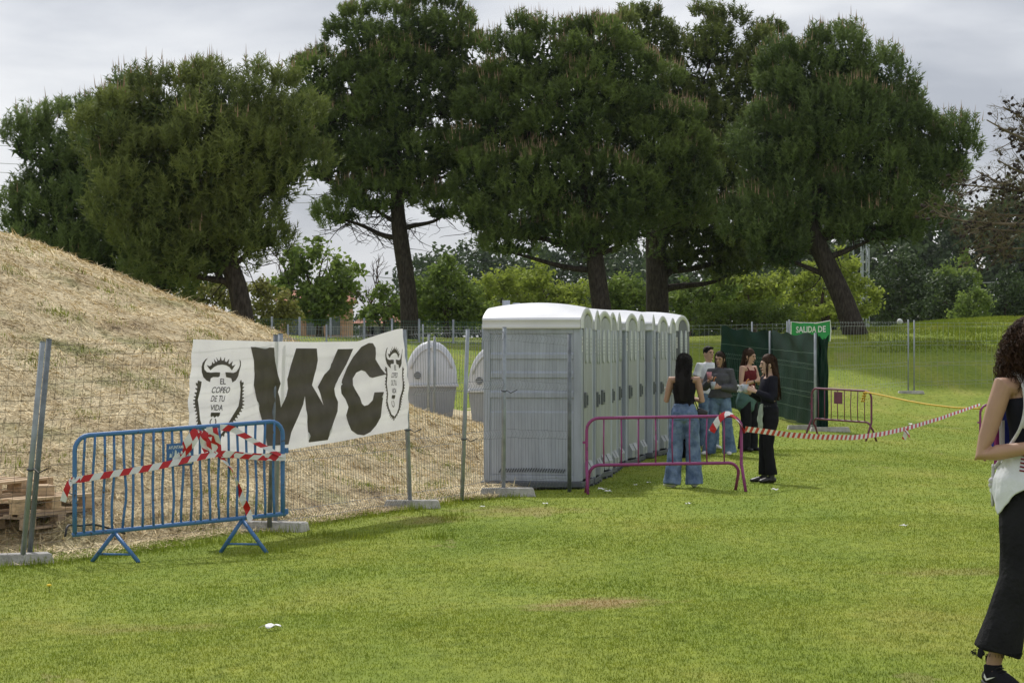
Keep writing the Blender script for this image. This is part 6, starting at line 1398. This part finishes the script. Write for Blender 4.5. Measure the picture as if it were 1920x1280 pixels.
# ---- curly-haired woman in the foreground, cut by the right picture edge
r, J, k, hp = person('curly-haired woman in black halter top cut by the right picture edge', 1940, 10.5, 1.66, R(24), 'b', 'curl',
    {'shR': (-.172, .005, 1.345), 'elR': (-.262, .045, 1.035), 'wrR': (-.06, -.16, 1.085), 'elL': (.215, .0, 1.05), 'wrL': (.06, -.2, 1.08), 'hipR': (-.085, 0, .86), 'kneeR': (-.135, -.05, .48), 'ankR': (-.228, .0, .09), 'toeR': (-.245, -.17, .03), 'kneeL': (.18, .03, .48), 'ankL': (.27, .16, .12), 'toeL': (.30, .0, .03)}, voxel=.0055, ratio=.4, head_yaw=R(20))
trousers(r, J, k, cloth('black_denim', (0.016, 0.016, 0.018), .2, 8.0, .6, 30.0), 1.02, .004, .086, .080, .106, .150, (.004, 30), 'trousers', .008)
top(r, J, k, C_NAVY, 1.0, 1.29, .008, name='halter_top', voxel=.007)
b = MB()
for s in (-1, 1): b.tube([(s*.075*k, -.082*k, 1.27*k), (s*.062*k, -.062*k, 1.345*k), (s*.05*k, -.015*k, 1.405*k), (s*.045*k, .05*k, 1.40*k)], [(.030*k, .008), (.028*k, .008), (.022*k, .008), (.02*k, .006)], 10, ref=(1, 0, 0))
link('halter_strap', remesh(b, .006, 2, .5), r, C_NAVY)
shoes(r, J, k, C_BLACK, .0, sole=M_LEATHER)
# swoosh on the right shoe, heel and tongue loops
b = MB(); an, to = J['ankR'], J['toeR']; fd = (to-an); fd.z = 0; fd.normalize(); sdv = V3(fd.y, -fd.x, 0)
sdv = sdv if sdv.x < 0 else -sdv; q = lambda a, z: an+fd*a+sdv*.047+V3(0, 0, z-an.z)
b.add([q(.005, .055), q(.022, .036), q(.10, .052), q(.022, .026), q(.002, .040)], [(0, 1, 4), (4, 1, 3), (1, 2, 3)]); sw = b.build('shoe_mark', M_WHITEPR, r); sw.modifiers.new('t', 'SOLIDIFY').thickness = .003
b = MB(); b.tube([an-fd*.045+V3(0, 0, .02)+fd*.02*math.sin(a)*0+V3(-.018*math.sin(a)*fd.x*-1, -fd.y*-.018*math.sin(a), .022*math.cos(a)) for a in np.linspace(0, 5.5, 9)], .004, 5); b.build('heel_loop', C_BLACK, r)
for i in range(4): b = MB(); c = an+fd*(.055+.022*i)+V3(0, 0, -.010-.010*i); b.tube([c-V3(.025, 0, 0), c+V3(0, -.004, .008), c+V3(.025, 0, 0)], .003, 5); b.build('lace', M_LEATHER, r)
# frayed hem
b = MB()
hc = J['kneeR'].lerp(J['ankR'], (J['kneeR'].z-.150*k)/(J['kneeR'].z-J['ankR'].z))
for i in range(120): a = random.uniform(0, 6.283); p = hc+V3(.110*math.cos(a), .115*math.sin(a), .004); b.tube([p, p+V3(random.uniform(-.008, .008), random.uniform(-.008, .008), -random.uniform(.008, .022))], .0012, 3)
b.tube([hc+V3(-.10, -.03, .0), hc+V3(-.125, -.05, .018), hc+V3(-.128, -.05, -.005), hc+V3(-.112, -.04, -.018)], [.012, .014, .012, .004], 6)
o = b.build('frayed_hem', C_BLACK, r); o['kind'] = 'stuff'
# white shirt with red stripes tied round the waist
b = MB(); nu, nv = 40, 22; vs = []
for j in range(nv+1):
    for i in range(nu+1):
        a = R(-150+235*i/nu); v = j/nv; deg = -150+235*i/nu; zt = 1.03-.02*math.sin(a*.5); zb = float(np.interp(deg, [-150, -105, -85, -60, -20, 30, 85], [.92, .84, .765, .855, .92, .96, .985])); z = zt+(zb-zt)*v
        rx_ = float(np.interp(z, [.74, .86, .92, .985, 1.05], [.184, .184, .178, .150, .124]))+.004+.008*v; ry_ = float(np.interp(z, [.74, .86, .92, .985, 1.05], [.135, .130, .126, .108, .094]))+.012+.010*v
        fo = .006*math.sin(deg*.16+v*2.5)*v+.003*math.sin(deg*.41-v*6)
        vs.append(((rx_+fo)*math.sin(a)*k, (.010-(ry_+fo)*math.cos(a))*k, z*k))
b.add(vs, [(j*(nu+1)+i, j*(nu+1)+i+1, (j+1)*(nu+1)+i+1, (j+1)*(nu+1)+i) for j in range(nv) for i in range(nu)])
sh_ = b.build('tied_shirt', C_WHITE, r, smooth=True); sh_.modifiers.new('t', 'SOLIDIFY').thickness = .006; sh_['label'] = 'white shirt with red stripes tied round the waist'
M_STRIPE = cloth('dark_red_stripe', (0.22, 0.03, 0.05))
for i in range(5):
    b = MB(); b.tube([Vector(((.150+.006*i+.004)*math.sin(a)*k, (.010-(.116+.005*i)*math.cos(a))*k, (1.015-.017*i-.035*math.sin(a+.2))*k)) for a in np.linspace(-.9, 1.4, 18)], [(.0035, .004)]*18, 5); b.build('stripe', M_STRIPE, sh_)
# curls
def curls():
    b = MB(); b.tube([hp(0, .02, 1.49), hp(0, .02, 1.53), hp(0, .015, 1.58), hp(0, .012, 1.63), hp(0, .01, 1.668)], [(.082*k, .085*k), (.092*k, .102*k), (.092*k, .108*k), (.072*k, .088*k), (.02, .02)], 16); b.tube([hp(0, .06, 1.56), hp(0, .075, 1.47), hp(0, .08, 1.40)], [(.10*k, .06), (.115*k, .065), (.09*k, .04)], 14, ref=(1, 0, 0))
    ho = link('hair', remesh(b, .008, 2, .5, (.006, 90)), r, M_HAIR['curl']); st = MB(); rng = np.random.default_rng(2)
    for i in range(1500):
        az = rng.uniform(-2.5, 2.5); el = rng.uniform(-.1, 1.45); c = math.cos(el); d = V3(math.sin(az)*c, math.cos(az)*c, math.sin(el)); p = V3(d.x*.088, .014+d.y*.104, 1.565+d.z*.098); ph = rng.uniform(0, 6.3); L_ = rng.uniform(.16, .30); rc = rng.uniform(.006, .018); out_ = V3(d.x, d.y, .1).normalized()*rng.uniform(.02, .075); pts = []; fq = rng.uniform(22, 34)
        for t in np.linspace(0, 1, 16): q_ = p+out_*math.sin(min(1, t*1.3)*1.57)+V3(0, 0, -L_*t*t*.6-L_*t*.45); pts.append(hp(q_.x+rc*math.cos(ph+fq*t), q_.y+rc*math.sin(ph+fq*t), q_.z+rc*.5*math.sin(ph*2+fq*t)))
        st.ribbon(pts, float(rng.uniform(.002, .0045)), [Vector((math.cos(ph+j), math.sin(ph+j), .4)) for j in range(16)])
    st.uv = {}; s_ = st.build('curls', M_HAIR['curl'], ho); s_['kind'] = 'stuff'
curls()
b = MB(); b.tube([hp(-.078, .0, 1.492)+V3(0.008*math.cos(a), 0, .008*math.sin(a)) for a in np.linspace(0, 6.283, 12)], .0025, 6); b.build('earring', mat('gold', (0.7, 0.45, 0.12), .3, .05, metal=1.0), r)
b = MB(); b.tube(curve_pts([(-.055*k, .03*k, 1.40*k), (-.03*k, -.052*k, 1.375*k), (.0, -.072*k, 1.355*k), (.03*k, -.052*k, 1.375*k), (.055*k, .03*k, 1.40*k)], 14), .002, 5); b.build('necklace', M_GALV, r)
# drawstring bag on her back with white cords
bg_ = thing('drawstring_bag', 'blue and purple drawstring bag with white cords on the curly-haired woman', 'bag', r.location, r.rotation_euler.z)
M_BAGB = cloth('blue_bag_cloth', (0.04, 0.06, 0.36)); M_BAGP = cloth('purple_bag_cloth', (0.22, 0.03, 0.14)); M_CORD = cloth('white_cord', (0.55, 0.54, 0.56), .08, 60.0)
b = MB(); b.tube([(-.05, .15, 1.40*k), (-.02, .165, 1.30*k), (-.0, .17, 1.14*k), (-.0, .16, 1.02*k), (-.0, .15, .99*k)], [(.07, .02), (.11, .04), (.13, .05), (.11, .04), (.05, .02)], 16, ref=(1, 0, 0)); link('pouch', remesh(b, .009, 3, .4, (.006, 30)), bg_, M_BAGB)
for i, c in enumerate((-.125, -.095)): b = MB(); b.box((c, .118, 1.08*k), (.016, .02, .22)); b.build('stripe', M_BAGP if i == 0 else M_WHITEPR, bg_)
b = MB(); b.tube(curve_pts([(-.10, .15, 1.33*k), (-.105*k, .06*k, 1.395*k), (-.112*k, -.02*k, 1.398*k), (-.118*k, -.075*k, 1.34*k), (-.126*k, -.098*k, 1.25*k), (-.142*k, -.085*k, 1.16*k), (-.150*k, -.02*k, 1.08*k), (-.155*k, .06*k, 1.0*k), (-.15*k, .10*k, .97*k)], 30), .008, 7); b.tube(curve_pts([(-.085, .15, 1.33*k), (-.092*k, .06*k, 1.40*k), (-.098*k, -.02*k, 1.402*k), (-.104*k, -.078*k, 1.345*k), (-.114*k, -.102*k, 1.25*k), (-.134*k, -.09*k, 1.16*k)], 24), .007, 7); b.build('cord', M_CORD, bg_, smooth=True)
b = MB(); b.tube(curve_pts([(-.155*k, .10*k, .99*k), (-.165*k, .09*k, .93*k), (-.168*k, .09*k, .88*k), (-.165*k, .09*k, .80*k)], 12), .008, 6); b.ball((-.168*k, .09*k, .915*k), .018, 8, 6); b.ball((-.172*k, .09*k, .895*k), .015, 8, 6); b.build('knotted_end', M_CORD, bg_, smooth=True)
# ================================================================ air
def haze():
    mb = MB(); mb.box((0, 180, 24), (640, 520, 55)); o = mb.build('haze', None)
    m = bpy.data.materials.new('haze_air'); m.use_nodes = True; t = m.node_tree; t.nodes.remove(t.nodes['Principled BSDF'])
    v = N(t, 'ShaderNodeVolumePrincipled', inp={'Color': (0.86, 0.92, 1.0, 1), 'Density': 0.00009, 'Anisotropy': 0.2}); t.links.new(v.outputs['Volume'], t.nodes['Material Output'].inputs['Volume'])
    o.data.materials.clear(); o.data.materials.append(m); tag(o, 'thin bluish summer haze over the park', 'haze', kind='stuff')
haze()
